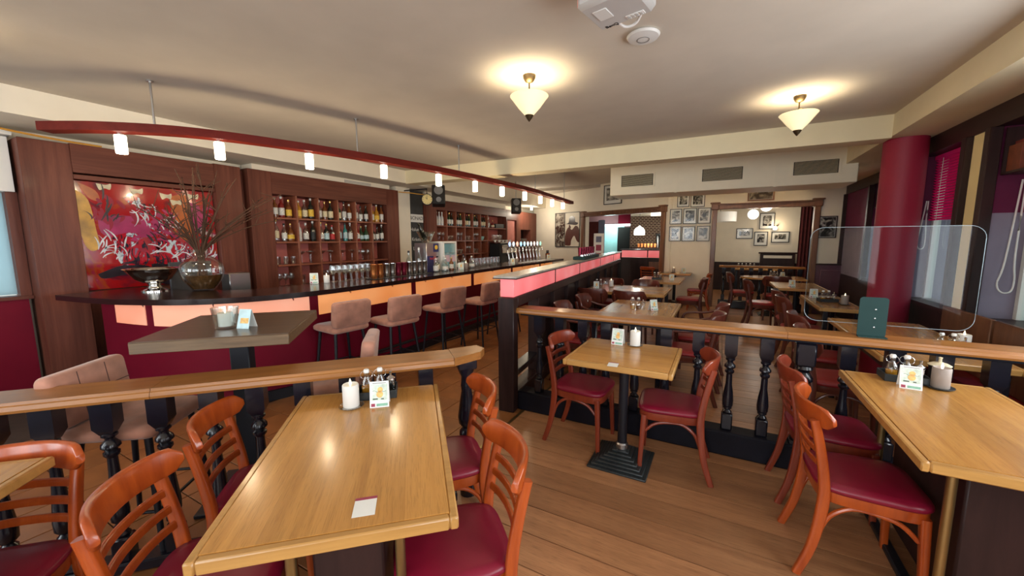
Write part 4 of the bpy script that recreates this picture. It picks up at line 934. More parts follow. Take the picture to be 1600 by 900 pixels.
# long railing across the room
pl_ = thing('dividing_railing', 'long oak-topped railing with black turned balusters across the room', 'railing', (0, 3.10, 0))
handrail('handrail', pl_, -1.57, 0.415, 0.95); handrail('handrail', pl_, 0.417, 1.82, 0.95)
bx('rail_support', (0.13, 0, 0.893), (3.36, 0.10, 0.025), MT['blackpaint'], pl_, 0.004)
bm95 = baluster_mesh(0.70).make('baluster'); bm95.materials.append(MT['blacklacquer'])
for xx in (-1.383, -1.183, -0.977, -0.782, -0.55, -0.323, -0.102, 0.107, 0.320, 0.745, 0.968, 1.170, 1.387, 1.60):
    o = link('baluster', bm95, None, pl_); o.location = (xx, 0, 0.18)
# thicker post in the middle
m = MB(); m.box((0, 0, 0.80), (0.11, 0.11, 0.16), 0.012); m.lathe([(0.045, 0.72), (0.052, 0.70), (0.030, 0.675), (0.055, 0.64), (0.055, 0.62), (0.030, 0.595), (0.048, 0.57), (0.03, 0.54), (0.045, 0.38), (0.05, 0.30), (0.03, 0.24), (0.045, 0.22), (0.045, 0.19)], seg=20); m.box((0, 0, 0.19), (0.11, 0.11, 0.03), 0.005)
o = m.obj('newel_post', MT['blacklacquer'], pl_); o.location = (0.531, 0, 0)
bx('base_plate', (0.13, 0, 0.09), (3.40, 0.15, 0.18), MT['blackpaint'], pl_, 0.012)
# partition with pink light box running to the back
PD = Vector((-0.7, 6.95, 0)).normalized(); PA = math.atan2(PD.y, PD.x)
pp = thing('lightbox_partition', 'dark wooden partition topped with pink backlit panels beside the bar', 'partition', (-1.64, 2.98, 0), PA)
b2('end_post', (-0.05, -0.075, 0), (0.06, 0.075, 1.045), MT['darkwood'], pp, 0.006)
b2('rail_beam', (0.06, -0.075, 0.955), (7.5, 0.075, 1.045), MT['darkwood_h'], pp, 0.006)
b2('bottom_beam', (0.06, -0.07, 0.0), (7.5, 0.07, 0.16), MT['darkwood_h'], pp, 0.006)
b2('mid_beam', (0.06, -0.06, 0.30), (0.72, 0.06, 0.36), MT['blacklacquer'], pp, 0.006)
for k, s in enumerate((0.72, 1.30, 1.95, 2.60, 3.5, 4.40, 5.3, 6.18, 7.44)):
    b2('stud', (s-0.03, -0.06, 0.16), (s+0.03, 0.06, 0.955), MT['darkwood'], pp, 0.005)
    if k: b2('panel', (prev+0.03, -0.012, 0.16), (s-0.03, 0.012, 0.955), MT['darkwood'], pp)
    prev = s
SB = [-0.03, 1.29, 2.60, 4.40, 6.18, 7.45]
for a, b in zip(SB, SB[1:]):
    b2('light_panel', (a+0.012, -0.065, 1.05), (b-0.012, 0.065, 1.215), MT['pink_glow'], pp, 0.004)
for a in SB[1:]: b2('panel_divider', (a-0.012, -0.068, 1.045), (a+0.012, 0.068, 1.215), MT['darkwood'], pp)
b2('top_slab', (-0.07, -0.11, 1.215), (7.5, 0.11, 1.24), MT['stone'], pp, 0.006)
b2('top_edge', (-0.073, -0.113, 1.213), (7.5, 0.113, 1.222), MT['darkwood_h'], pp)
# second, lower run of the light box beyond the passage
p2_ = thing('lightbox_counter', 'far kitchen counter with pink backlit panels beyond the passage', 'counter', (-2.55, 11.6, 0), 0.0)
for k, (x0, x1, yy, rz) in enumerate(((0.0, 0.72, 0.0, 0), (0.74, 1.75, 0.0, 0))):
    b2('light_panel', (x0+0.01, -0.03, 1.04), (x1-0.01, 0.03, 1.235), MT['pink_glow'], p2_)
b2('body', (0.0, -0.025, 0), (1.76, 0.3, 1.03), MT['darkwood'], p2_); b2('top', (-0.05, -0.06, 1.24), (1.80, 0.34, 1.27), MT['darkwood_h'], p2_); b2('wood_panel', (0.78, -0.04, 0.72), (1.2, -0.025, 0.92), MT['framewood'], p2_)
# acrylic screen and its plate
ac = thing('acrylic_screen', 'clear acrylic hygiene screen standing on the long railing', 'screen', (0.90, 3.13, 0.951))
m = MB(); P = rrect(0.78, 0.60, 0.07, 6)
m.loft([[(x, -0.003, 0.37+z) for x, z in P], [(x, 0.003, 0.37+z) for x, z in P]]); m.obj('sheet', MT['acrylic'], ac, ang=30)
MB().tube([(x, 0, 0.37+z) for x, z in P]+[(P[0][0], 0, 0.37+P[0][1])], 0.0015, 5).obj('edge_glint_line', MT['rim'], ac)  # thin tube round the sheet, edge brightness painted as pale grey
for sx in (-0.12, 0.25): bx('clip', (sx, 0, 0.035), (0.03, 0.02, 0.07), MT['acrylic'], ac)
br = thing('screen_plate', 'dark green metal plate holding the acrylic screen on the railing', 'bracket', (0.845, 3.095, 0.951))
m = MB(); P = rrect(0.135, 0.245, 0.018, 4); m.loft([[(x, -0.002, 0.122+z) for x, z in P], [(x, 0.002, 0.122+z) for x, z in P]]); m.obj('plate', MT['bracket'], br, ang=30)
bx('foot', (0, -0.02, 0.003), (0.135, 0.045, 0.006), MT['bracket'], br)
for z in (0.06, 0.115, 0.17): MB().lathe([(0.004, 0), (0.004, 0.003), (0.001, 0.004)], (0.01, -0.002, z), 8, Matrix.Rotation(PI/2, 3, 'X')).obj('screw', MT['chrome'], br)

# ================================================================== CHAIRS
def seat_ring(wf, wb, d, k, z, n=32, dy=0.0):
    pts = []
    for i in range(n):
        a = 2*PI*i/n; c, s = math.cos(a), math.sin(a); e = 0.42
        x = math.copysign(abs(c)**e, c); y_ = math.copysign(abs(s)**e, s)
        w = (wb+(wf-wb)*(y_+1)/2)/2
        pts.append((x*w*k, y_*d/2*k+dy, z))
    return pts
def chair_seat(r, wm, vm):
    MB().loft([seat_ring(.40, .35, .40, .97, .375), seat_ring(.40, .35, .40, .985, .382), seat_ring(.40, .35, .40, .985, .425)]).obj('seat_frame', wm, r, ang=50)
    MB().loft([seat_ring(.41, .36, .41, .96, .424), seat_ring(.41, .36, .41, 1.0, .434), seat_ring(.41, .36, .41, 1.0, .444), seat_ring(.41, .36, .41, .965, .456), seat_ring(.41, .36, .41, .80, .463), seat_ring(.41, .36, .41, .4, .466)]).obj('seat', vm, r, ang=60)
REAR = catmull([(0, -0.255, 0), (0, -0.205, 0.16), (0, -0.178, 0.36), (0, -0.182, 0.48), (0, -0.205, 0.62), (0, -0.235, 0.75)], 4)
def rear_y(z):
    for a, b in zip(REAR, REAR[1:]):
        if a.z <= z <= b.z: return a.y+(b.y-a.y)*(z-a.z)/(b.z-a.z)
    return REAR[-1].y
def legs_and_brace(r, wm, arms=False):
    RP = rrect(0.028, 0.040, 0.007, 2)
    for sx in (-1, 1):
        MB().sweep([(sx*(0.168+0.012*(1-min(1, p.z/.4))), p.y, p.z) for p in REAR], RP, [(1, 0.85+0.3*min(1, p.z/.36)) if p.z < .4 else (1, 1.1-0.25*(p.z-.4)/.4) for p in REAR], up=(0, 1, 0)).obj('leg', wm, r, ang=50)
        MB().sweep([(sx*0.182, 0.178, 0), (sx*0.176, 0.170, 0.2), (sx*0.170, 0.160, 0.40)], rrect(0.034, 0.034, 0.006, 2), [0.8, 0.92, 1.05], up=(0, 1, 0)).obj('leg', wm, r, ang=50)
        MB().tube(catmull([(sx*0.170, -0.185, 0.215), (sx*0.168, -0.150, 0.31), (sx*0.165, -0.08, 0.365), (sx*0.163, 0.0, 0.368), (sx*0.165, 0.09, 0.345), (sx*0.170, 0.15, 0.29)], 4), 0.0105, 8).obj('brace', wm, r)
def curved_panel(x0, nst, zc, hh, y0, bow, th, taper=True, zbow=0.0, tilt=0.16):
    rings = []
    for i in range(nst+1):
        u = -1+2*i/nst; x = u*x0
        e = 1.0
        if taper and abs(u) > 0.80:
            q = (abs(u)-0.80)/0.20; e = math.sqrt(max(0.0, 1-(q*0.94)**2))
        h = hh*e/2; yv = y0+bow*abs(u)**2.2; zz = zc-zbow*u*u
        # local normal in plan
        dy = bow*2.2*abs(u)**1.2*math.copysign(1, u)/x0; nl = math.hypot(1, dy); nx, ny = -dy/nl, 1/nl
        ring = []
        for a, b in rrect(th, 2*h, min(th*.45, h*.5), 2):
            ring.append((x+nx*a, yv+ny*a-tilt*b, zz+b))
        rings.append(ring)
    m = MB(); m.loft(rings); return m
def ladder_chair(wm, vm):
    r = thing('ladder_back_chair', '', 'chair')
    chair_seat(r, wm, vm); legs_and_brace(r, wm)
    curved_panel(0.215, 18, 0.765, 0.098, -0.262, 0.085, 0.024).obj('top_rail', wm, r, ang=50)
    for z in (0.535, 0.598, 0.661):
        curved_panel(0.160, 8, z, 0.030, rear_y(z)-0.030, 0.030, 0.013, taper=False).obj('slat', wm, r, ang=50)
    return r
def panel_chair(wm, vm, arms):
    r = thing('panel_back_chair', '', 'chair'); r.scale = (1.06, 1.06, 1.06)
    chair_seat(r, wm, vm); legs_and_brace(r, wm)
    curved_panel(0.215, 18, 0.715, 0.19, -0.268, 0.115, 0.018).obj('back_panel', wm, r, ang=50)
    for sx in (-1, 1): bx('post_cap', (sx*0.168, -0.20, 0.70), (0.018, 0.03, 0.05), MT['chrome'], r, 0.004)
    if arms:
        for sx in (-1, 1):
            MB().sweep(catmull([(sx*0.205, -0.16, 0.70), (sx*0.225, -0.05, 0.665), (sx*0.232, 0.08, 0.655), (sx*0.228, 0.155, 0.63), (sx*0.215, 0.175, 0.56), (sx*0.195, 0.165, 0.40)], 5), rrect(0.030, 0.022, 0.007, 2)).obj('arm', wm, r, ang=50)
    return r
CH = {'cherry': Proto(ladder_chair(MT['cherry'], MT['vinyl'])), 'red': Proto(ladder_chair(MT['cherry_dark'], MT['vinyl'])),
      'panel': Proto(panel_chair(MT['mahog_chair'], MT['vinyl_red'], False)), 'arm': Proto(panel_chair(MT['mahog_chair'], MT['vinyl_red'], True))}
def chair(kind, back, face, label, group=None, d=0.24):
    f = Vector((face[0], face[1], 0)).normalized(); p = Vector((back[0], back[1], 0))+f*d
    return CH[kind].put((p.x, p.y, 0), hd(f.x, f.y), label, group)
E1 = (0.72, 0.69); E1n = (-0.72, -0.69); E2 = (-0.69, 0.72)
G1 = 'ladder-back chairs in front of the railings'
chair('cherry', (-0.645, 1.21), (-0.70, -0.71), 'orange cherry ladder-back chair, right side of front table, nearest camera', G1)
chair('cherry', (-1.03, 1.645), (-0.70, -0.71), 'orange cherry ladder-back chair, right side of front table, far one', G1)
chair('cherry', (-1.61, 0.41), E1, 'orange cherry ladder-back chair, left side of front table, nearest camera', G1)
chair('cherry', (-1.935, 0.785), E1, 'orange cherry ladder-back chair, left side of front table, far one', G1)
chair('cherry', (-2.21, 0.32), (0.69, -0.72), 'cherry ladder-back chair at the table cut by left picture edge', G1)
chair('red', (-1.11, 2.82), (1, -0.05), 'red-brown ladder-back chair left of the small square table', G1)
chair('red', (0.0, 2.77), (-1, -0.08), 'red-brown ladder-back chair right of the small square table', G1)
chair('cherry', (0.40, 2.25), (1, 0.05), 'orange cherry ladder-back chair at the right front table, nearer one', G1)
chair('red', (0.385, 2.79), (1, 0.05), 'red-brown ladder-back chair at the right front table, farther one', G1)
G2 = 'panel-back chairs beyond the railing'
chair('arm', (-1.56, 4.05), (1, 0.02), 'dark armchair left of first table behind railing, nearer one', G2)
chair('arm', (-1.53, 4.72), (1, 0.02), 'dark armchair left of first table behind railing, farther one', G2)
chair('arm', (0.02, 4.10), (-1, 0.05), 'dark armchair right of first table behind railing, nearer one', G2)
chair('arm', (0.06, 4.72), (-1, 0.05), 'dark armchair right of first table behind railing, farther one', G2)
chair('panel', (-1.62, 5.42), (0.05, 1), 'dark panel-back chair, left one with back to us, second table', G2)
chair('panel', (-1.08, 5.36), (0, 1), 'dark panel-back chair, right one with back to us, second table', G2)
chair('panel', (-1.70, 7.02), (0, -1), 'dark panel-back chair, far side of second table, left one', G2)
chair('panel', (-1.10, 7.0), (0, -1), 'dark panel-back chair, far side of second table, right one', G2)
chair('panel', (-0.22, 7.75), (-1, 0), 'dark chair with red seat right of the tray table', G2)
chair('cherry', (-0.16, 9.40), (-1, 0.0), 'cherry ladder-back chair by the wall table below the photos', G1)
chair('panel', (0.62, 3.75), (1, 0.03), 'dark panel-back chair at window table behind railing, nearest one', G2)
chair('panel', (0.66, 4.45), (1, 0.03), 'dark panel-back chair at window table behind railing, farther one', G2)
chair('panel', (0.70, 5.75), (1, 0.03), 'dark panel-back chair at table before the red column, near one', G2)
chair('panel', (0.72, 6.40), (1, 0.03), 'dark panel-back chair at table before the red column, far one', G2)
chair('panel', (0.44, 7.80), (1, 0.08), 'dark panel-back chair with clear view of red seat, mid aisle', G2)
chair('panel', (0.20, 9.30), (1, 0.05), 'dark panel-back chair beside the passage railing, left end of last table', G2)
chair('panel', (0.98, 8.72), (0.05, 1), 'dark panel-back chair with its back to us before last table', G2)
chair('cherry', (-1.75, 11.05), (0.3, 1), 'small orange chair beyond the left passage, by kitchen counter', G1)

# ================================================================== TABLES
def tabletop(r, w, l, z, strips, along='y', th=0.034):
    """glued-up oak boards with a moulded edge, each board a part"""
    if along == 'y':
        n = strips; bw = (w-0.05)/n
        for i in range(n): b2('board', (-w/2+0.025+bw*i, -l/2+0.025, z-th), (-w/2+0.025+bw*(i+1), l/2-0.025, z), MT['oak'], r)
    else:
        n = strips; bw = (l-0.05)/n
        for i in range(n): b2('board', (-w/2+0.025, -l/2+0.025+bw*i, z-th), (w/2-0.025, -l/2+0.025+bw*(i+1), z), MT['oak_x'], r)
    for sx in (-1, 1):
        b2('edging', (min(sx*(w/2-0.025), sx*w/2), -l/2, z-th-0.006), (max(sx*(w/2-0.025), sx*w/2), l/2, z-0.001), MT['oak_edge'], r, 0.005)
        b2('edging', (-w/2+0.025, min(sx*(l/2-0.025), sx*l/2), z-th-0.006), (w/2-0.025, max(sx*(l/2-0.025), sx*l/2), z-0.001), MT['oak_edge'], r, 0.005)
def iron_base(r, z):
    m = MB(); m.lathe([(0.032, 0.10), (0.032, z-0.04)], seg=18); m.box((0, 0, z-0.045), (0.34, 0.05, 0.012)); m.box((0, 0, z-0.045), (0.05, 0.34, 0.012)); m.obj('column', MT['blackmetal'], r)
    MB().lathe([(0.042, 0.10), (0.042, 0.13), (0.033, 0.14)], seg=18).obj('collar', MT['steel'], r)
    for i in range(7):
        k = 0.195-0.023*i; b2('base_step', (-k, -k, 0.014*i), (k, k, 0.014*(i+1)), MT['iron'], r, 0.004)
def pipe_base(r, w, l, z):
    b2('trestle_panel', (-w*.16, -l*.30, 0.06), (w*.16, l*.30, z-0.04), MT['darkwood'], r, 0.008)
    for sx in (-1, 1):
        for sy in (-1, 1): MB().lathe([(0.016, 0.03), (0.016, z-0.035)], (sx*w*.24, sy*l*.32, 0), 12).obj('brass_post', MT['brass'], r)
    for sx in (-1, 1): bx('foot_bar', (sx*w*.24, 0, 0.015), (0.045, l*.72, 0.03), MT['blackmetal'], r, 0.006)
def wood_base(r, w, l, z):
    for sx in (-1, 1):
        for sy in (-1, 1): bx('leg', (sx*(w/2-0.07), sy*(l/2-0.07), (z-0.035)/2), (0.05, 0.05, z-0.035), MT['blacklacquer'], r, 0.005)
    for sx in (-1, 1): bx('apron', (sx*(w/2-0.07), 0, z-0.075), (0.02, l-0.2, 0.07), MT['darkwood_h'], r)
def table(c, rz, w, l, label, strips, base, z=0.78, along='y', group=None):
    r = thing('oak_table', label, 'table', (c[0], c[1], 0), rz, group); tabletop(r, w, l, z, strips, along)
    if base == 'iron': iron_base(r, z)
    elif base == 'pipe': pipe_base(r, w, l, z)
    else: wood_base(r, w, l, z)
    return r
GT = 'oak tables of the dining room'
TA = math.atan2(0.67, 0.74)
table((-1.205, 0.976), TA, 0.665, 1.05, 'large honey oak table filling the picture foreground', 5, 'pipe', group=GT)
table((-2.10, -0.10), TA, 0.66, 0.70, 'honey oak table corner at the left picture edge', 5, 'pipe', group=GT)
table((-0.535, 2.63), 0.0, 0.67, 0.62, 'small square oak table on stepped iron base before the railing', 4, 'iron', along='x', group=GT)
table((0.97, 2.335), 0.0, 0.62, 1.09, 'oak table with brass posts at the right picture edge', 5, 'pipe', group=GT)
table((-0.76, 4.36), 0.0, 0.76, 1.36, 'oak table directly behind the long railing, condiments on it', 6, 'wood', group=GT)
table((-1.25, 6.18), 0.0, 1.20, 0.98, 'wide oak table behind it, beside the pink light box', 6, 'wood', along='x', group=GT)
table((-0.99, 8.0), 0.0, 0.78, 1.1, 'oak table with the black tray beneath the wall of photos', 5, 'iron', group=GT)
table((-0.90, 9.70), 0.0, 0.70, 0.50, 'small oak table against the wall beneath the photos', 4, 'iron', along='x', group=GT)
table((1.30, 4.06), 0.0, 0.66, 1.44, 'long oak table by the window directly behind the railing', 6, 'wood', group=GT)
table((1.23, 6.02), 0.0, 0.42, 1.2, 'narrow oak table in front of the red column', 4, 'wood', group=GT)
table((1.15, 7.88), 0.0, 0.66, 1.06, 'oak table past the red column by the far window', 5, 'iron', group=GT)
# last table with a rounded end
r = thing('oak_table', 'round-ended oak table in front of the passage railing', 'table', (0.95, 9.42, 0), 0, GT)
P = [(0.55, -0.33), (0.55, 0.33)]+[(-0.22-0.33*math.sin(a), 0.33*math.cos(a)) for a in [PI*i/12 for i in range(13)]]
MB().prism(P, 0.745, 0.78).obj('top', MT['oak_x'], r, ang=30); iron_base(r, 0.78)
# high table
ht = thing('high_table', 'tall square table with thick grey walnut top by bar', 'table', (-2.51, 1.235, 0), math.radians(44))
b2('tabletop', (-0.35, -0.36, 1.00), (0.35, 0.36, 1.058), MT['hightop_edge'], ht, 0.003); b2('top_veneer', (-0.348, -0.358, 1.058), (0.348, 0.358, 1.062), MT['hightop'], ht)
bx('column', (0, 0, 0.51), (0.10, 0.10, 0.98), MT['blackmetal'], ht, 0.006); bx('base_plate', (0, 0, 0.012), (0.46, 0.46, 0.024), MT['blackmetal'], ht, 0.005); bx('top_plate', (0, 0, 0.99), (0.34, 0.34, 0.02), MT['blackmetal'], ht)

# ================================================================== BAR STOOLS
def stool():
    r = thing('bar_stool', '', 'bar stool')
    def cush(w, d, h, c, tilt=0.0, n=6):
        m = MB(); P = rrect(w, d, min(w, d)*.13, 5)
        m.M = Matrix.Translation(c) @ Matrix.Rotation(tilt, 4, 'X')
        m.loft([[(x*k, y_*k, z) for x, y_ in P] for k, z in ((.90, -h/2), (.98, -h/2+.012), (1, -h/6), (1, h/6), (.97, h/2-.012), (.88, h/2)) ])
        return m
    cush(0.42, 0.42, 0.065, (0, 0.02, 0.655)).obj('seat', MT['velvet'], r, ang=70)
    m = MB(); P = rrect(0.42, 0.26, 0.035, 5); m.M = Matrix.Translation((0, -0.185, 0.815)) @ Matrix.Rotation(math.radians(7), 4, 'X')
    m.loft([[(x*k, yv, z*k) for x, z in P] for k, yv in ((.93, -.035), (.985, -.024), (1, -.008), (1, .012), (.98, .028), (.92, .038))])
    bk = m.obj('backrest', MT['velvet'], r, ang=70)
    m = MB(); m.M = Matrix.Translation((0, -0.185, 0.815)) @ Matrix.Rotation(math.radians(7), 4, 'X')
    for x in (-0.075, 0.075): m.box((x, 0.037, 0), (0.004, 0.004, 0.23))
    m.box((0, 0.037, 0.0), (0.40, 0.004, 0.004)); m.obj('seam', MT['seam'], bk)
    for sx in (-1, 1):
        for sy in (-1, 1): MB().tube([(sx*0.15, sy*0.14+0.02, 0.63), (sx*0.21, sy*0.20+0.01, 0.0)], 0.0165, 10, [1.0, 0.72]).obj('leg', MT['blackmetal'], r)
    z = 0.25; k = 1-z/0.63; a, b_ = 0.15+0.06*k, 0.14+0.06*k
    for p, q in (((-a, -b_), (a, -b_)), ((a, -b_), (a, b_)), ((a, b_), (-a, b_)), ((-a, b_), (-a, -b_))):
        MB().tube([(p[0], p[1]+0.015, z), (q[0], q[1]+0.015, z)], 0.008, 8).obj('foot_rest', MT['blackmetal'], r)
    return r
ST = Proto(stool()); GS = 'velvet bar stools'
def putstool(back, face, label):
    f = Vector((*face, 0)).normalized(); p = Vector((*back, 0))+f*0.20
    ST.put((p.x, p.y, 0), hd(f.x, f.y), label, GS)
putstool((-3.27, 2.66), (-1, 0.12), 'mauve velvet bar stool at the counter, closest to high table')
putstool((-3.02, 3.16), (-1, 0.18), 'mauve velvet bar stool, second along the counter')
putstool((-3.02, 4.05), (-1, 0.15), 'mauve velvet bar stool, third along the counter')
putstool((-2.90, 4.78), (-1, 0.05), 'mauve velvet bar stool, fourth along the counter')
putstool((-2.92, 5.55), (-1, 0.0), 'mauve velvet bar stool half hidden by the pink partition post')
putstool((-2.76, 0.63), (0.80, 0.60), 'mauve velvet stool at the high table, left side, quilted front visible')
putstool((-1.97, 1.74), (-0.74, -0.67), 'mauve velvet stool at the high table seen edge-on above railing')
# bench along the window
bn = thing('window_bench', 'dark wooden bench with red cushions and panel back under the windows', 'bench', (1.72, 4.0, 0))
b2('seat_box', (-0.08, -0.62, 0), (0.14, 0.9, 0.42), MT['darkwood_h'], bn, 0.006); b2('cushion', (-0.09, -0.60, 0.42), (0.11, 0.88, 0.48), MT['vinyl_red'], bn, 0.02)
b2('back_panel', (0.08, -0.60, 0.48), (0.11, 0.12, 0.95), MT['framewood'], bn, 0.006); b2('back_panel', (0.08, 0.16, 0.48), (0.11, 0.88, 0.95), MT['framewood'], bn, 0.006)
# ================================================================== TABLE THINGS
def candle(loc, where, taupe=False, h=0.105, rad=0.036, saucer=True):
    r = thing('pillar_candle', '%s pillar candle with small flame %s' % ('taupe' if taupe else 'white', where), 'candle', loc, 0, 'pillar candles')
    z0 = 0.0
    if saucer:
        MB().lathe([(0.001, 0.001), (0.045, 0.0), (0.055, 0.006), (0.056, 0.010), (0.050, 0.009), (0.040, 0.006), (0.001, 0.006)], seg=24).obj('saucer', MT['glass'] if not taupe else MT['iron'], r); z0 = 0.006
    MB().lathe([(rad-0.002, z0), (rad, z0+0.003), (rad, z0+h-0.004), (rad-0.003, z0+h), (rad-0.010, z0+h-0.006), (0.004, z0+h-0.012)], seg=28).obj('wax_body', MT['wax_taupe'] if taupe else MT['wax'], r)
    MB().lathe([(0.0025, z0+h-0.013), (0.006, z0+h+0.004), (0.005, z0+h+0.012), (0.0008, z0+h+0.026)], seg=10).obj('flame', MT['flame'], r)
    return r
CARDS = {}
def card(loc, rz, where, w=0.085, h=0.115):
    r = thing('tent_card', 'white folded menu card with orange picture %s' % where, 'card', loc, rz, 'menu cards on the tables')
    d = 0.03; a = math.atan2(d, h); L = math.hypot(d, h)
    for sy, n in ((-1, 'front_leaf'), (1, 'back_leaf')):
        m = MB(); m.M = Matrix.Translation((0, sy*d, 0)) @ Matrix.Rotation(sy*a, 4, 'X'); m.box((0, 0, L/2), (w, 0.0012, L)); lf = m.obj(n, MT['paper'], r, smooth=False)
        M4 = Matrix.Translation((0, sy*d, 0)) @ Matrix.Rotation(sy*a, 4, 'X')
        def pr_(name, mat, fn):
            q = MB(); q.M = M4; fn(q); q.obj(name, mat, lf, smooth=False)
        t = sy*0.0009
        pr_('print_ground', MT['print_pale'], lambda q: q.box((0, t, L*.58), (w*.86, 0.0006, L*.62)))
        pr_('print_circle', MT['print_orange'], lambda q: (q.lathe([(0.015, 0), (0.015, 0.0006)], (0.002, t*1.6-0.0003, L*.50), 16, Matrix.Rotation(PI/2, 3, 'X')), q.lathe([(0.012, 0), (0.012, 0.0006)], (0.004, t*1.6-0.0003, L*.68), 16, Matrix.Rotation(PI/2, 3, 'X'))))
        pr_('print_scroll', MT['print_dark'], lambda q: (q.tube([(-0.03+0.006*i, t*1.9, L*(.62+0.035*math.sin(i*1.3))) for i in range(11)], 0.0007, 4), q.box((-0.018, t*1.8, L*.33), (0.022, 0.0004, 0.006)), q.box((0.014, t*1.8, L*.32), (0.012, 0.0004, 0.005)), q.box((0, t*1.5, L*.93), (w*.7, 0.0004, 0.0022))))
        pr_('print_band', MT['print_green'], lambda q: q.box((w*.14, t*1.5, L*.10), (w*.58, 0.0004, L*.10)))
        pr_('print_block', MT['print_maroon'], lambda q: q.box((-w*.33, t*1.5, L*.10), (w*.2, 0.0004, L*.12)))
    return r
def swing_bottle(loc, where, which):
    r = thing('swing_top_bottle', '%s small swing-top glass bottle %s' % (which, where), 'bottle', loc, random.random()*3, 'oil and vinegar bottles')
    MB().lathe([(0.001, 0.002), (0.026, 0.0), (0.028, 0.006), (0.028, 0.05), (0.022, 0.075), (0.012, 0.092), (0.011, 0.11), (0.013, 0.113)], seg=16).obj('glass_body', MT['glass'], r)
    MB().lathe([(0.001, 0.003), (0.025, 0.003), (0.025, 0.045), (0.001, 0.046)], seg=14).obj('oil', BM['gold'] if which[0] in 'lf' else BM['amber'], r)
    MB().lathe([(0.011, 0.113), (0.014, 0.116), (0.014, 0.126), (0.010, 0.132)], seg=12).obj('stopper', MT['ceramic'], r)
    MB().tube(catmull([(-0.013, 0, 0.125), (-0.026, 0, 0.115), (-0.027, 0, 0.095), (-0.014, 0, 0.085), (0.014, 0, 0.085), (0.027, 0, 0.095), (0.026, 0, 0.115), (0.013, 0, 0.125)], 3), 0.0014, 5).obj('wire_bail', MT['chrome'], r)
def condiments(c, z, rz, where, tray=True):
    R = Matrix.Rotation(rz, 3, 'Z')
    def at_(x, y_, dz): p = R @ Vector((x, y_, 0)); return (c[0]+p.x, c[1]+p.y, z+dz)
    dz = 0.0
    if tray:
        t_ = thing('condiment_basket', 'dark basket holding oil and vinegar %s' % where, 'basket', at_(0, 0, 0), rz, 'condiment baskets')
        b2('bottom', (-0.09, -0.06, 0), (0.09, 0.06, 0.006), MT['iron'], t_); dz = 0.0065
        for s in (-1, 1): b2('long_side', (-0.093, s*0.06-0.003, 0), (0.093, s*0.06+0.003, 0.04), MT['iron'], t_, 0.002); b2('short_side', (s*0.09-0.003, -0.058, 0), (s*0.09+0.003, 0.058, 0.04), MT['iron'], t_, 0.002)
    swing_bottle(at_(-0.05, 0.0, dz), where, 'left'); swing_bottle(at_(0.012, 0.01, dz), where, 'right')
    p = thing('pepper_mill', 'small steel shaker beside the oil bottles %s' % where, 'shaker', at_(0.064, 0.0, dz), 0, 'salt and pepper shakers')
    MB().lathe([(0.018, 0), (0.02, 0.003), (0.018, 0.06), (0.02, 0.07)], seg=14).obj('body', MT['glass'], p); MB().lathe([(0.021, 0.07), (0.021, 0.078), (0.006, 0.09), (0.006, 0.105), (0.008, 0.11), (0.001, 0.114)], seg=14).obj('cap', MT['chrome'], p)
TZ = 0.7805
candle((-1.475, 1.165, TZ), 'on the large foreground table')
card((-1.375, 1.245, TZ), TA-0.02, 'on the large foreground table')
condiments((-1.475, 1.325), TZ, TA, 'on the large foreground table')
candle((-0.51, 2.85, TZ), 'on the small square table')
card((-0.632, 2.845, TZ), -0.05, 'on the small square table')
candle((1.04, 2.74, TZ), 'on the right front table', True)
card((0.905, 2.68, TZ), -0.10, 'on the right front table')
condiments((0.92, 2.81), TZ, 0.0, 'on the right front table')
sp2 = thing('sugar_pot', 'dark round pot with cream lid behind candle, right front table', 'pot', (1.075, 2.862, TZ)); MB().lathe([(0.034, 0), (0.04, 0.01), (0.04, 0.085), (0.034, 0.09)], seg=22).obj('body', MT['black'], sp2); MB().lathe([(0.045, 0.09), (0.047, 0.094), (0.03, 0.104), (0.008, 0.108), (0.006, 0.125), (0.009, 0.135), (0.001, 0.138)], seg=22).obj('lid', MT['art_cream'], sp2)
condiments((-0.78, 4.40), TZ, 0.0, 'on the table directly behind the railing', False)
card((-0.615, 4.43, TZ), 0.75, 'on the table directly behind the railing')
card((-1.70, 6.0, TZ), 0.5, 'on the wide table beside the light box')
condiments((-1.70, 6.22), TZ, 0.3, 'on the wide table beside the light box', False)
candle((-1.55, 6.35, TZ), 'on the wide table beside the light box')
condiments((-1.05, 7.95), TZ, 0, 'on the tray table under the photos'); card((-0.78, 7.85, TZ), 0, 'on the tray table under the photos')
candle((-0.93, 9.70, TZ), 'on the small wall table below photos', True); card((-0.72, 9.70, TZ), 0.5, 'on the small wall table below photos')
condiments((1.40, 3.62), TZ, 0, 'on the window table directly behind railing'); card((1.22, 4.55, TZ), -0.2, 'on the window table directly behind railing'); candle((1.52, 3.78, TZ), 'on the window table directly behind railing')
condiments((1.20, 6.0), TZ, 0.2, 'on the narrow table before the column'); candle((1.32, 5.80, TZ), 'on the narrow table before the column', True); card((1.12, 6.35, TZ), 0.1, 'on the narrow table before the column')
condiments((0.98, 9.40), TZ, 0.2, 'on the round-ended table', False); card((1.12, 9.32, TZ), 0.6, 'on the round-ended table')
card((1.05, 7.6, TZ), 0.2, 'on the table past the red column')
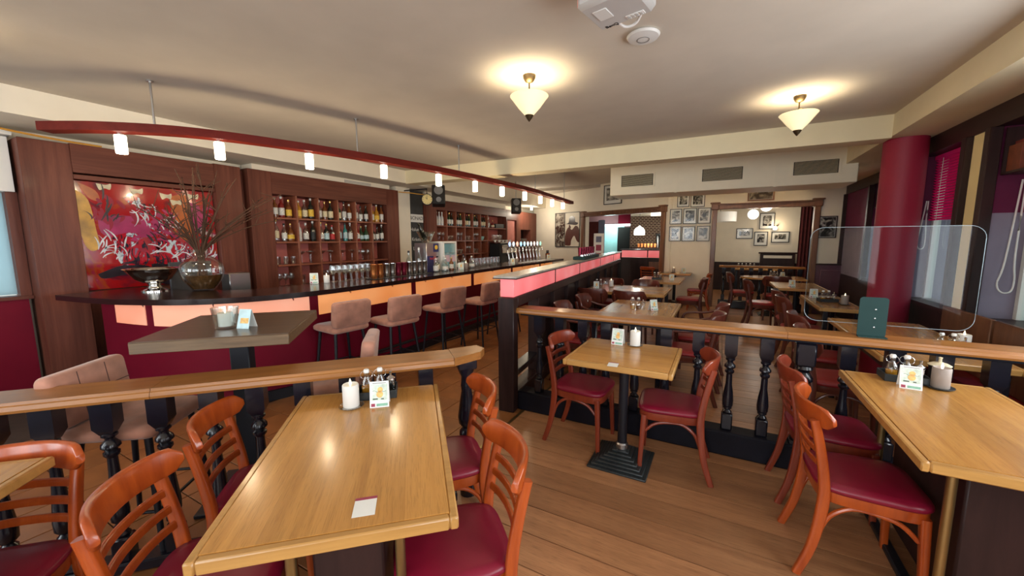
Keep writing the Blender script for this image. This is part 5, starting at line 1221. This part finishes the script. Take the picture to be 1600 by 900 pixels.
# bar and high table
card((-4.05, 2.80, 1.071), math.radians(50), 'on the bar left of the glasses'); candle((-3.97, 2.90, 1.071), 'on the bar left of the glasses', saucer=False, h=0.085, rad=0.032)
card((-3.72, 5.18, 1.071), math.radians(40), 'on the bar right of the display fridge'); candle((-3.72, 5.32, 1.071), 'on the bar right of the display fridge', True, saucer=False)
card((-3.66, 6.86, 1.071), math.radians(40), 'on the bar by the beer taps'); candle((-3.62, 6.96, 1.079), 'on the bar by the beer taps', True, saucer=False)
hc = thing('glass_lantern', 'faceted glass tumbler with grey candle on the high table', 'candle holder', (-2.44, 1.13, 1.0625))
MB().lathe([(0.001, 0.003), (0.050, 0.0), (0.054, 0.004), (0.066, 0.115), (0.068, 0.118), (0.063, 0.117), (0.048, 0.014), (0.001, 0.013)], seg=12).obj('tumbler', MT['glass'], hc, ang=20)
MB().lathe([(0.036, 0.014), (0.036, 0.088), (0.004, 0.086)], seg=20).obj('candle', MT['wax'], hc); MB().lathe([(0.002, 0.085), (0.006, 0.10), (0.001, 0.122)], seg=8).obj('flame', MT['flame'], hc)
hcard = thing('tent_card', 'pale blue folded flyer beside the candle glass, high table', 'card', (-2.345, 1.19, 1.0625), math.radians(20), 'menu cards on the tables')
for sy in (-1, 1):
    m = MB(); m.M = Matrix.Translation((0, sy*0.032, 0)) @ Matrix.Rotation(sy*0.29, 4, 'X'); m.box((0, 0, 0.055), (0.075, 0.0012, 0.11)); m.obj('leaf', MT['paper_blue'] if sy < 0 else MT['paper'], hcard, smooth=False)
m = MB(); m.M = Matrix.Translation((0, -0.032, 0)) @ Matrix.Rotation(-0.29, 4, 'X'); m.box((0.005, -0.001, 0.045), (0.05, 0.0006, 0.03)); m.obj('print_block', MT['print_orange'], hcard, smooth=False)
# stickers (their square codes left blank)
def sticker(loc, rz, where):
    r = thing('table_sticker', 'white sticker with maroon top band %s' % where, 'sticker', loc, rz, 'table stickers')
    b2('label_sheet', (-0.031, -0.042, 0), (0.031, 0.030, 0.0006), MT['paper'], r); b2('maroon_band', (-0.031, 0.030, 0), (0.031, 0.042, 0.0007), MT['print_maroon'], r)
sticker((-0.872, 0.715, TZ+0.0004), TA, 'on the large foreground table'); sticker((-0.547, 2.345, TZ+0.0004), 0.1, 'on the small square table')
tag(bx('white_napkin', (1.22, 1.98, TZ+0.001), (0.09, 0.06, 0.002), MT['paper'], None, rz=0.3), 'white paper slip on the right front table', 'paper')
# folded blanket / cushion on bench
tag(MB().box((1.60, 3.72, 0.515), (0.16, 0.5, 0.06), 0.025).obj('seat_pillow', MT['towel']), 'red pillow lying on the window bench', 'pillow')

# ================================================================== CEILING THINGS
def pendant(x, y_, label, zc=2.80, pw=10):
    r = thing('pendant_lamp', label, 'lamp', (x, y_, zc), 0, 'cone pendant lamps')
    MB().lathe([(0.001, 0), (0.05, 0), (0.048, -0.02), (0.032, -0.045), (0.010, -0.055)], seg=22).obj('canopy', MT['bronze'], r)
    m = MB(); m.lathe([(0.006, -0.05), (0.006, -0.29)], seg=8); m.tube(catmull([(0.0, 0, -0.105), (0.03, 0.0, -0.115), (0.06, 0.02, -0.15), (0.07, 0.03, -0.18)], 4), 0.006, 6); m.obj('stem', MT['bronze'], r)
    MB().lathe([(0.145, -0.150), (0.148, -0.153), (0.130, -0.175), (0.085, -0.235), (0.030, -0.295), (0.026, -0.293), (0.080, -0.230), (0.125, -0.173)], seg=36, cap=False).obj('shade', MT['pendant'], r)
    MB().lathe([(0.032, -0.285), (0.034, -0.295), (0.022, -0.315), (0.006, -0.335), (0.001, -0.34)], seg=18).obj('finial', MT['bronze'], r)
    point('bulb_light', (0, 0.0, -0.215), pw, (1.0, 0.88, 0.66), 0.05, r)
    return r
pendant(-1.363, 2.837, 'cone glass pendant lamp hanging near the middle of ceiling')
pendant(0.546, 4.37, 'cone glass pendant lamp hanging nearer the windows')
pendant(-0.85, 8.75, 'added cone pendant lamp brightening the rear wall, unseen behind the duct, left one', 3.08, 85)  # unseen lamp added to brighten the dim back wall
pendant(0.95, 8.75, 'added cone pendant lamp brightening the rear wall, unseen behind the duct, right one', 3.08, 75)  # its twin, likewise added unseen for rear brightness
pendant(-3.9, 0.3, 'added cone pendant lamp, unseen, for extra light left of camera')  # unseen lamp added as extra light from the left
pendant(-0.6, -1.2, 'added cone pendant lamp, unseen, for extra light behind camera')  # unseen lamp added as extra light from behind
pj = thing('projector', 'white ceiling projector with cable loop cut by top picture edge', 'projector', (-0.505, 2.02, 2.80), math.radians(-12))
MB().box((0, 0, -0.11), (0.30, 0.26, 0.095), 0.022).obj('housing', MT['grey_plastic'], pj); bx('side_trim', (-0.149, 0.0, -0.11), (0.012, 0.22, 0.05), MT['pink_trim'], pj, 0.005); bx('lamp_cover', (-0.06, -0.02, -0.159), (0.07, 0.09, 0.004), MT['white_plastic'], pj, 0.001)
bx('ceiling_mount', (0, 0, -0.032), (0.08, 0.08, 0.064), MT['white_plastic'], pj, 0.004); bx('button_panel', (0.06, 0.085, -0.1585), (0.09, 0.035, 0.004), MT['white_plastic'], pj, 0.001)
for i in range(4):
    for j in range(2): bx('button', (0.03+0.02*i, 0.077+0.016*j, -0.1615), (0.013, 0.010, 0.003), MT['grey_plastic'], pj, 0.001)
text('lettering', 'BenQ', 0.03, MT['black'], pj, (-0.07, 0.10, -0.1585), (PI, 0, 0))
MB().tube(catmull([(-0.06, 0.13, -0.13), (-0.03, 0.17, -0.15), (0.02, 0.175, -0.15), (0.06, 0.15, -0.13), (0.08, 0.13, -0.11)], 5), 0.007, 8).obj('cable', MT['cord'], pj)
MB().tube(catmull([(0.15, 0.05, -0.11), (0.175, 0.08, -0.10), (0.17, 0.10, -0.05), (0.12, 0.10, -0.004)], 5), 0.007, 8).obj('cable', MT['cord'], pj)
ap = thing('access_point', 'round white access point on the ceiling beside projector', 'access point', (-0.488, 2.627, 2.80))
MB().lathe([(0.001, 0), (0.085, 0), (0.098, -0.012), (0.090, -0.024), (0.05, -0.033), (0.001, -0.035)], seg=36).obj('shell', MT['white_plastic'], ap); MB().lathe([(0.034, -0.0345), (0.037, -0.0352), (0.037, -0.036), (0.034, -0.0358)], (0, 0, 0), 28, cap=False).obj('ring', MT['grey'], ap)
# ventilation duct with three grilles
dt = thing('ventilation_duct', 'boxed cream ventilation duct with three grilles below ceiling', 'duct', (0, 7.1, 0))
for x0, x1 in ((-1.80, -0.72), (-0.70, 0.66), (0.68, 1.62)):
    b2('duct_box', (x0, 0, 2.33), (x1, 0.75, 3.08), MT['duct'], dt, 0.008)
for x0, x1 in ((-1.60, -1.07), (-0.32, 0.24), (0.88, 1.40)):
    g = b2('grille_shade_plate', (x0, -0.012, 2.47), (x1, 0.0, 2.66), MT['void'], dt)  # dark plate on the duct face, shade between slats given as colour
    for k in range(11): b2('slat', (x0+0.01, -0.018, 2.478+0.0165*k), (x1-0.01, -0.010, 2.478+0.0165*k+0.0065), MT['ductgrille'], g)
    for z0, z1 in ((2.445, 2.47), (2.66, 2.685)): b2('frame_bar', (x0-0.025, -0.016, z0), (x1+0.025, 0, z1), MT['duct'], g)
    for xa in (x0-0.025, x1): b2('frame_bar', (xa, -0.016, 2.47), (xa+0.025, 0, 2.66), MT['duct'], g)
for xx in (-0.71, 0.67): b2('joint_strip', (xx-0.02, -0.006, 2.325), (xx+0.02, 0.75, 3.08), MT['duct'], dt)

# ================================================================== WALL THINGS
def frame(loc, rz, w, h, label, mat, mattw=0.035, fw=0.014, fm='black', group='framed photos'):
    r = thing('framed_photo', label, 'picture', loc, rz, group)
    b2('mount', (-w/2+fw, -0.012, -h/2+fw), (w/2-fw, 0.0, h/2-fw), MT['paper'], r)
    b2('photo', (-w/2+fw+mattw, -0.0135, -h/2+fw+mattw*1.25), (w/2-fw-mattw, -0.012, h/2-fw-mattw*.9), mat, r)
    for s in (-1, 1):
        b2('frame_bar', (min(s*w/2, s*(w/2-fw)), -0.022, -h/2), (max(s*w/2, s*(w/2-fw)), 0, h/2), MT[fm], r); b2('frame_bar', (-w/2+fw, -0.022, min(s*h/2, s*(h/2-fw))), (w/2-fw, 0, max(s*h/2, s*(h/2-fw))), MT[fm], r)
    b2('glazing', (-w/2+fw, -0.0155, -h/2+fw), (w/2-fw, -0.0145, h/2-fw), MT['picglass'], r)
    return r
PW = [((-0.948, 2.647), (-0.686, 2.298), 'upper left'), ((-0.662, 2.644), (-0.366, 2.285), 'upper right'), ((-1.095, 2.257), (-0.835, 1.905), 'middle left'), ((-0.806, 2.26), (-0.518, 1.905), 'middle centre'), ((-0.496, 2.261), (-0.23, 1.907), 'middle right'),
      ((-1.095, 1.853), (-0.835, 1.505), 'lower left'), ((-0.814, 1.847), (-0.539, 1.504), 'lower centre'), ((-0.503, 1.856), (-0.23, 1.504), 'lower right')]
for (x0, z1), (x1, z0), n in PW:
    frame(((x0+x1)/2, 9.995, (z0+z1)/2), 0, x1-x0, z1-z0, 'black framed photo, %s one of the eight between the passages' % n, MT['photo'])
frame((0.707, 9.995, 2.52), 0, 0.49, 0.31, 'sepia picture in brown frame above the right passage', MT['photo_sepia'], 0.004, 0.03, 'framewood')
frame((1.87, 9.992, 1.785), 0, 0.33, 0.44, 'dark framed street photo right of the right passage', MT['photo'], 0.006, 0.02, 'darkwood')
p = onwall(1.69, 0.004, 2.76); frame(p, AW+PI, 0.60, 0.52, 'framed drawing above the left passage, partly behind duct', photo_mat('pencil_drawing', (0.1, 0.1, 0.1), (0.7, 0.68, 0.6), 5), 0.07, 0.02)
# two-part mural: dark patterned half, figure in a wide hat
p = onwall(3.39, 0.004, 1.33); mu = thing('wall_mural', 'two-part print of a figure in a wide dark hat', 'picture', p, AW+PI)
b2('left_half', (-0.53, -0.02, 0), (-0.10, 0, 1.05), photo_mat('brown_white_pattern', (0.05, 0.022, 0.018), (0.55, 0.5, 0.42), 6), mu); b2('right_half', (-0.10, -0.02, 0), (0.53, 0, 1.05), pm('cream_print_ground', (0.72, 0.66, 0.54), 0.5, var=0.1, scale=4), mu)
def flat(name, pts, mat, off):
    P = catmull([(a, 0, b) for a, b in pts]+[(pts[0][0], 0, pts[0][1])], 4)[:-1]; m = MB(); m.loft([[(q.x, -0.02, q.z) for q in P], [(q.x, -0.021-off, q.z) for q in P]]); m.obj(name, mat, mu, smooth=False)
BR = pm('brown_print', (0.10, 0.03, 0.022), 0.5, var=0.2)
flat('figure_coat', [(-0.08, 0.05), (-0.07, 0.40), (0.06, 0.60), (0.20, 0.52), (0.36, 0.64), (0.50, 0.52), (0.50, 0.16), (0.40, 0.20), (0.30, 0.34), (0.18, 0.20), (0.14, 0.05)], BR, 0.0005)
flat('figure_hat', [(-0.06, 0.70), (0.06, 0.74), (0.10, 0.90), (0.22, 0.93), (0.32, 0.88), (0.34, 0.76), (0.45, 0.72), (0.38, 0.66), (0.15, 0.68)], MT['art_black'], 0.0008)
flat('figure_hair', [(0.10, 0.69), (0.16, 0.60), (0.13, 0.56), (0.07, 0.62)], BR, 0.0008)
for s in (-0.53, -0.11, 0.51): b2('frame_bar', (s, -0.03, 0), (s+0.02, 0, 1.05), MT['black'], mu)
for z in (0.0, 1.03): b2('frame_bar', (-0.53, -0.03, z), (0.53, 0, z+0.02), MT['black'], mu)
# blinds
def blind(y0, y1, label):
    r = thing('venetian_blind', label, 'blind', (WX[y0]-0.05, (y0+y1)/2, 1.74), 0, 'magenta blinds'); hw = (y1-y0)/2-0.05
    b2('head_rail', (-0.02, -hw, 0.63), (0.02, hw, 0.67), MT['blind'], r); b2('bottom_rail', (-0.012, -hw, 0.0), (0.012, hw, 0.018), MT['blind'], r)
    me = MB().box((0, 0, 0), (0.026, 2*hw, 0.0012), R=Matrix.Rotation(math.radians(38), 3, 'Y')).make('slat', smooth=False); me.materials.append(MT['blind'])
    for k in range(22):
        o = link('slat', me, None, r); o.location = (0, 0, 0.034+0.0275*k)
    for yy in (-hw*.6, hw*.6): b2('ladder_cord', (-0.016, yy-0.002, 0), (-0.013, yy+0.002, 0.63), MT['cord'], r)
    return r
blind(4.97, 5.92, 'magenta venetian blind in the window right of column'); blind(3.45, 4.62, 'magenta venetian blind in the window at right picture edge'); blind(7.35, 8.5, 'magenta venetian blind in the window behind the column')
def cordloop(x, y_, zt, zb, w, label):
    m = MB(); m.tube(catmull([(x-w*.2, y_, zt), (x-w*.5, y_, zb+0.25), (x-w*.75, y_, zb+0.07), (x-w*.5, y_-0.01, zb), (x, y_-0.01, zb+0.01), (x+w*.15, y_, zb+0.10), (x, y_, zb+0.3), (x, y_, zt)], 6), 0.006, 6)
    tag(m.obj('blind_cord', MT['cord']), label, 'cord')
cordloop(2.05, 4.565, 2.0, 1.12, 0.10, 'white cord loop hanging by the right edge window'); cordloop(1.95, 5.87, 1.95, 1.44, 0.07, 'white cord loop hanging beside the red column')
# book shelves in the window heads
def bookshelf(y1, x0, n, label, where):
    b = thing('book_shelf', label, 'shelf', (x0, y1, 2.06)); b2('board', (0, -0.32, -0.02), (0.17, 0, 0), MT['darkwood_h'], b, 0.003); b2('side', (0, -0.012, 0), (0.17, 0, 0.34), MT['darkwood'], b)
    xx = 0.02
    for i in range(n):
        t_ = random.uniform(0.018, 0.03); h = random.uniform(0.17, 0.23)
        if xx+t_ > 0.17: break
        o = tag(b2('book', (x0+xx, y1-0.17, 2.061), (x0+xx+t_-0.002, y1-0.016, 2.061+h), MT['books'][i % 5], None, 0.002), '%s old book, %s from left on the shelf %s' % (['brown', 'dark red', 'ochre', 'dark brown', 'tan'][i % 5], ORD[i], where), 'book', 'books %s' % where); xx += t_
bookshelf(4.578, 1.91, 7, 'small dark book shelf at right picture edge', 'in the window at right edge'); bookshelf(8.455, 2.18, 7, 'small dark book shelf in window behind column', 'in the window behind column')

# ================================================================== ROOMS BEYOND
def globe(x, y_, z, rad, zt, label):
    r = thing('globe_lamp', label, 'lamp', (x, y_, z), 0, 'opal globe lamps')
    MB().lathe([(rad*math.sin(PI*i/14)+0.0005, -rad*math.cos(PI*i/14)) for i in range(15)], seg=24).obj('globe', MT['globe'], r); MB().lathe([(0.006, rad), (0.006, zt-z)], seg=8).obj('stem', MT['bronze'], r)
    point('bulb_light', (0, -0.3, -rad-0.15), 9, (1.0, 0.93, 0.82), 0.12, r)
globe(0.72, 12.2, 2.20, 0.13, 3.0, 'lower opal globe lamp in the room beyond the right passage'); globe(0.95, 11.6, 2.36, 0.13, 3.0, 'higher opal globe lamp in the room beyond, cut by lintel')
for (x0, z1), (x1, z0), n in (((0.97, 2.298), (1.343, 1.832), 'upper'), ((0.398, 1.866), (0.825, 1.56), 'left'), ((0.861, 1.765), (1.203, 1.355), 'lower'), ((1.286, 1.76), (1.717, 1.448), 'right')):
    frame(((x0+x1)/2, 13.545, (z0+z1)/2), 0, x1-x0, z1-z0, 'black framed photo, %s one of four in the room beyond' % n, MT['photo'], 0.06, 0.02)
sc_ = thing('wall_sconce', 'brass wall sconce with glowing shade in room beyond', 'lamp', (1.42, 13.55, 1.93))
MB().tube([(0, 0, 0), (0, -0.08, 0.02), (-0.05, -0.10, -0.02)], 0.012, 8).obj('arm', MT['bronze'], sc_); MB().lathe([(0.03, -0.02), (0.06, -0.08), (0.045, -0.12), (0.001, -0.125)], (-0.07, -0.11, 0), 16).obj('shade', MT['globe'], sc_); point('bulb_light', (-0.07, -0.22, -0.05), 5, WARM, 0.05, sc_)
ds = thing('drum_lamp', 'wide white drum lampshade in the room beyond', 'lamp', (-0.05, 12.4, 2.03)); MB().lathe([(0.40, 0), (0.40, 0.26), (0.385, 0.26), (0.385, 0)], seg=32, cap=False).obj('shade', MT['white_paint'], ds); MB().lathe([(0.008, 0.2), (0.008, 0.97)], seg=8).obj('rod', MT['bronze'], ds)
for s in (0, 1): MB().box((0, 0, 0.22), (0.76, 0.012, 0.012), rz=s*PI/2).obj('spider', MT['bronze'], ds)
mt = thing('fireplace_bench', 'dark carved wooden settle against the far wall', 'bench', (1.46, 13.40, 0)); b2('back', (-0.42, 0.02, 0), (0.42, 0.11, 1.13), MT['darkwood'], mt, 0.01); b2('cap', (-0.46, -0.02, 1.13), (0.46, 0.11, 1.17), MT['darkwood_h'], mt, 0.008); b2('seat', (-0.42, -0.42, 0), (0.42, 0.02, 0.45), MT['darkwood'], mt, 0.01); b2('inset', (-0.34, 0.012, 1.0), (0.34, 0.022, 1.08), MT['cream'], mt)
ctn = thing('curtain', 'dark red curtain with wood pilaster, right in room beyond', 'curtain', (2.1, 12.6, 0)); m = MB()
m.loft([[(-0.30+0.6*i/40, 0.04*math.sin(i*1.25), z) for i in range(41)]+[(0.30-0.6*i/40, 0.04*math.sin((40-i)*1.25)+0.012, z) for i in range(41)] for z in (0.02, 2.98)]); m.obj('fabric', MT['darkcurtain'], ctn, ang=80)
b2('pilaster', (-0.02, -0.5, 0), (0.42, -0.38, 2.99), MT['framewood'], ctn, 0.01)
# railing in the right passage
rr = thing('passage_railing', 'short black balustrade closing the right passage', 'railing', (0.72, 10.0, 0)); handrail('handrail', rr, -0.72, 0.86, 0.965, 0.16); bm7 = baluster_mesh(0.74).make('baluster'); bm7.materials.append(MT['blacklacquer'])
for k in range(9):
    o = link('baluster', bm7, None, rr); o.location = (-0.62+0.175*k, 0, 0.18)
bx('base_plate', (0.07, 0, 0.09), (1.56, 0.12, 0.18), MT['blacklacquer'], rr, 0.01)
r = thing('far_table', 'table with bottles in the room beyond the right passage', 'table', (0.9, 12.2, 0)); b2('top', (-0.55, -0.35, 0.74), (0.55, 0.35, 0.78), MT['oak_x'], r, 0.006); wood_base(r, 1.1, 0.7, 0.78)
for i in range(5): swing_bottle((0.45+0.09*i, 12.0+0.05*(i % 2), TZ), 'on the far room table', 'first second third fourth fifth'.split()[i])
# kitchen side
def hood(x, y_, z, label):
    r = thing('dome_lamp', label, 'lamp', (x, y_, z), 0, 'white dome lamps'); MB().lathe([(0.165, 0), (0.170, 0.08), (0.155, 0.17), (0.11, 0.23), (0.05, 0.26), (0.02, 0.30), (0.001, 0.30)], seg=28).obj('dome', MT['globe'], r); MB().lathe([(0.005, 0.3), (0.005, 3.0-z)], seg=6).obj('cord', MT['black'], r); point('bulb_light', (0, -0.1, -0.15), 12, (1.0, 0.93, 0.82), 0.1, r)
hood(-2.30, 12.9, 1.69, 'left white dome lamp above the kitchen counter'); hood(-1.45, 12.9, 1.68, 'right white dome lamp cut by the passage frame')
point('kitchen_light', (-3.6, 14.3, 1.9), 18, (0.7, 1.0, 0.97), 0.2)
ls = thing('lit_sign', 'white illuminated sign box above brick wall', 'sign', (-1.75, 14.1, 2.34)); b2('box', (-0.40, -0.06, 0), (0.55, 0.08, 0.22), MT['globe'], ls, 0.01); b2('frame', (-0.42, -0.04, -0.015), (0.57, 0.09, 0.0), MT['bronze'], ls)
cs = thing('cup_rack', 'dark shelf with steel vessels before the brick wall', 'shelf', (-1.8, 13.9, 1.28)); b2('rack', (-0.15, 0, 0.42), (0.55, 0.2, 0.46), MT['black'], cs); b2('back', (-0.15, 0.18, 0.0), (0.55, 0.2, 0.42), MT['void'], cs)
for k in range(6): MB().lathe([(0.03, 0.0), (0.034, 0.34), (0.02, 0.40)], (-0.08+0.105*k, 0.08, 0.0), 12).obj('steel_vessel', MT['steel'], cs)
b2('brick_counter', (-2.7, 13.6, 0), (-0.95, 14.19, 1.28), MT['darkwood'], None); tag(bpy.data.objects['brick_counter'], 'dark counter in front of the brick wall', 'counter')
for k in range(6): tag(b2('spice_jar', (-2.50+0.105*k, 13.75, 1.28), (-2.42+0.105*k, 13.83, 1.42), MT['copper'], None, 0.01), ONE[k]+' orange jar in the row on counter before brick wall', 'jar', 'jars before the brick wall')
pnl = thing('blue_partition', 'blue grey panels with dark red curtain left in kitchen passage', 'partition', (-4.05, 12.9, 0)); b2('panel', (-0.55, 0, 0), (-0.10, 0.06, 2.35), MT['bluegrey'], pnl, 0.01); b2('curtain', (-0.10, 0.02, 0), (0.42, 0.07, 2.15), MT['darkcurtain'], pnl, 0.01); b2('post', (0.42, 0, 0), (0.62, 0.08, 2.2), MT['bluegrey'], pnl, 0.01); b2('wall_lamp', (-0.42, -0.05, 2.0), (-0.22, 0.0, 2.06), MT['brass'], pnl, 0.01)
mn = thing('poster_stand', 'white upright stand with three red pictures by passage', 'stand', (-2.95, 10.55, 0)); b2('board', (-0.14, 0, 0), (0.14, 0.03, 1.72), MT['white_paint'], mn, 0.006)
for k, z in enumerate((1.48, 1.25, 1.02)): b2('poster', (-0.075, -0.003, z), (0.075, 0, z+0.16), MT['print_maroon'] if k else MT['bluegrey'], mn)
b2('stand_foot', (-0.2, -0.12, 0), (0.2, 0.15, 0.02), MT['grey'], mn, 0.004)
# glass rack on the light box
gx = Vector((-1.64, 2.98, 0))+PD*3.35
gk = thing('glass_rack', 'rack of small dark red glasses on the light box', 'rack', (gx.x, gx.y, 1.24), PA); b2('tray', (-0.55, -0.09, 0), (0.75, 0.09, 0.05), MT['bracket'], gk, 0.006)
for k in range(7): MB().lathe([(0.028, 0.05), (0.036, 0.19)], (-0.45+0.17*k, 0.0, 0), 12).obj('glass', MT['redmetal'], gk); MB().lathe([(0.045, 0.05), (0.045, 0.075)], (-0.45+0.17*k, -0.03, 0), 10).obj('foot_ring', MT['chrome'], gk)
# things at the far end of the bar
cp_ = thing('cutlery_pot', 'brown pot with dark handles at far end of the bar', 'pot', (-3.85, 9.1, 1.07)); MB().lathe([(0.04, 0), (0.05, 0.02), (0.055, 0.14), (0.05, 0.14), (0.035, 0.02), (0.001, 0.015)], seg=16).obj('pot', MT['copper'], cp_)
for k in range(4): MB().lathe([(0.006, 0.02), (0.010, 0.08), (0.008, 0.22)], (-0.02+0.013*k, -0.02+0.012*k, 0), 8).obj('utensil_handle', MT['black'], cp_)
card((-3.72, 8.85, 1.071), 0.7, 'at the far end of the bar')
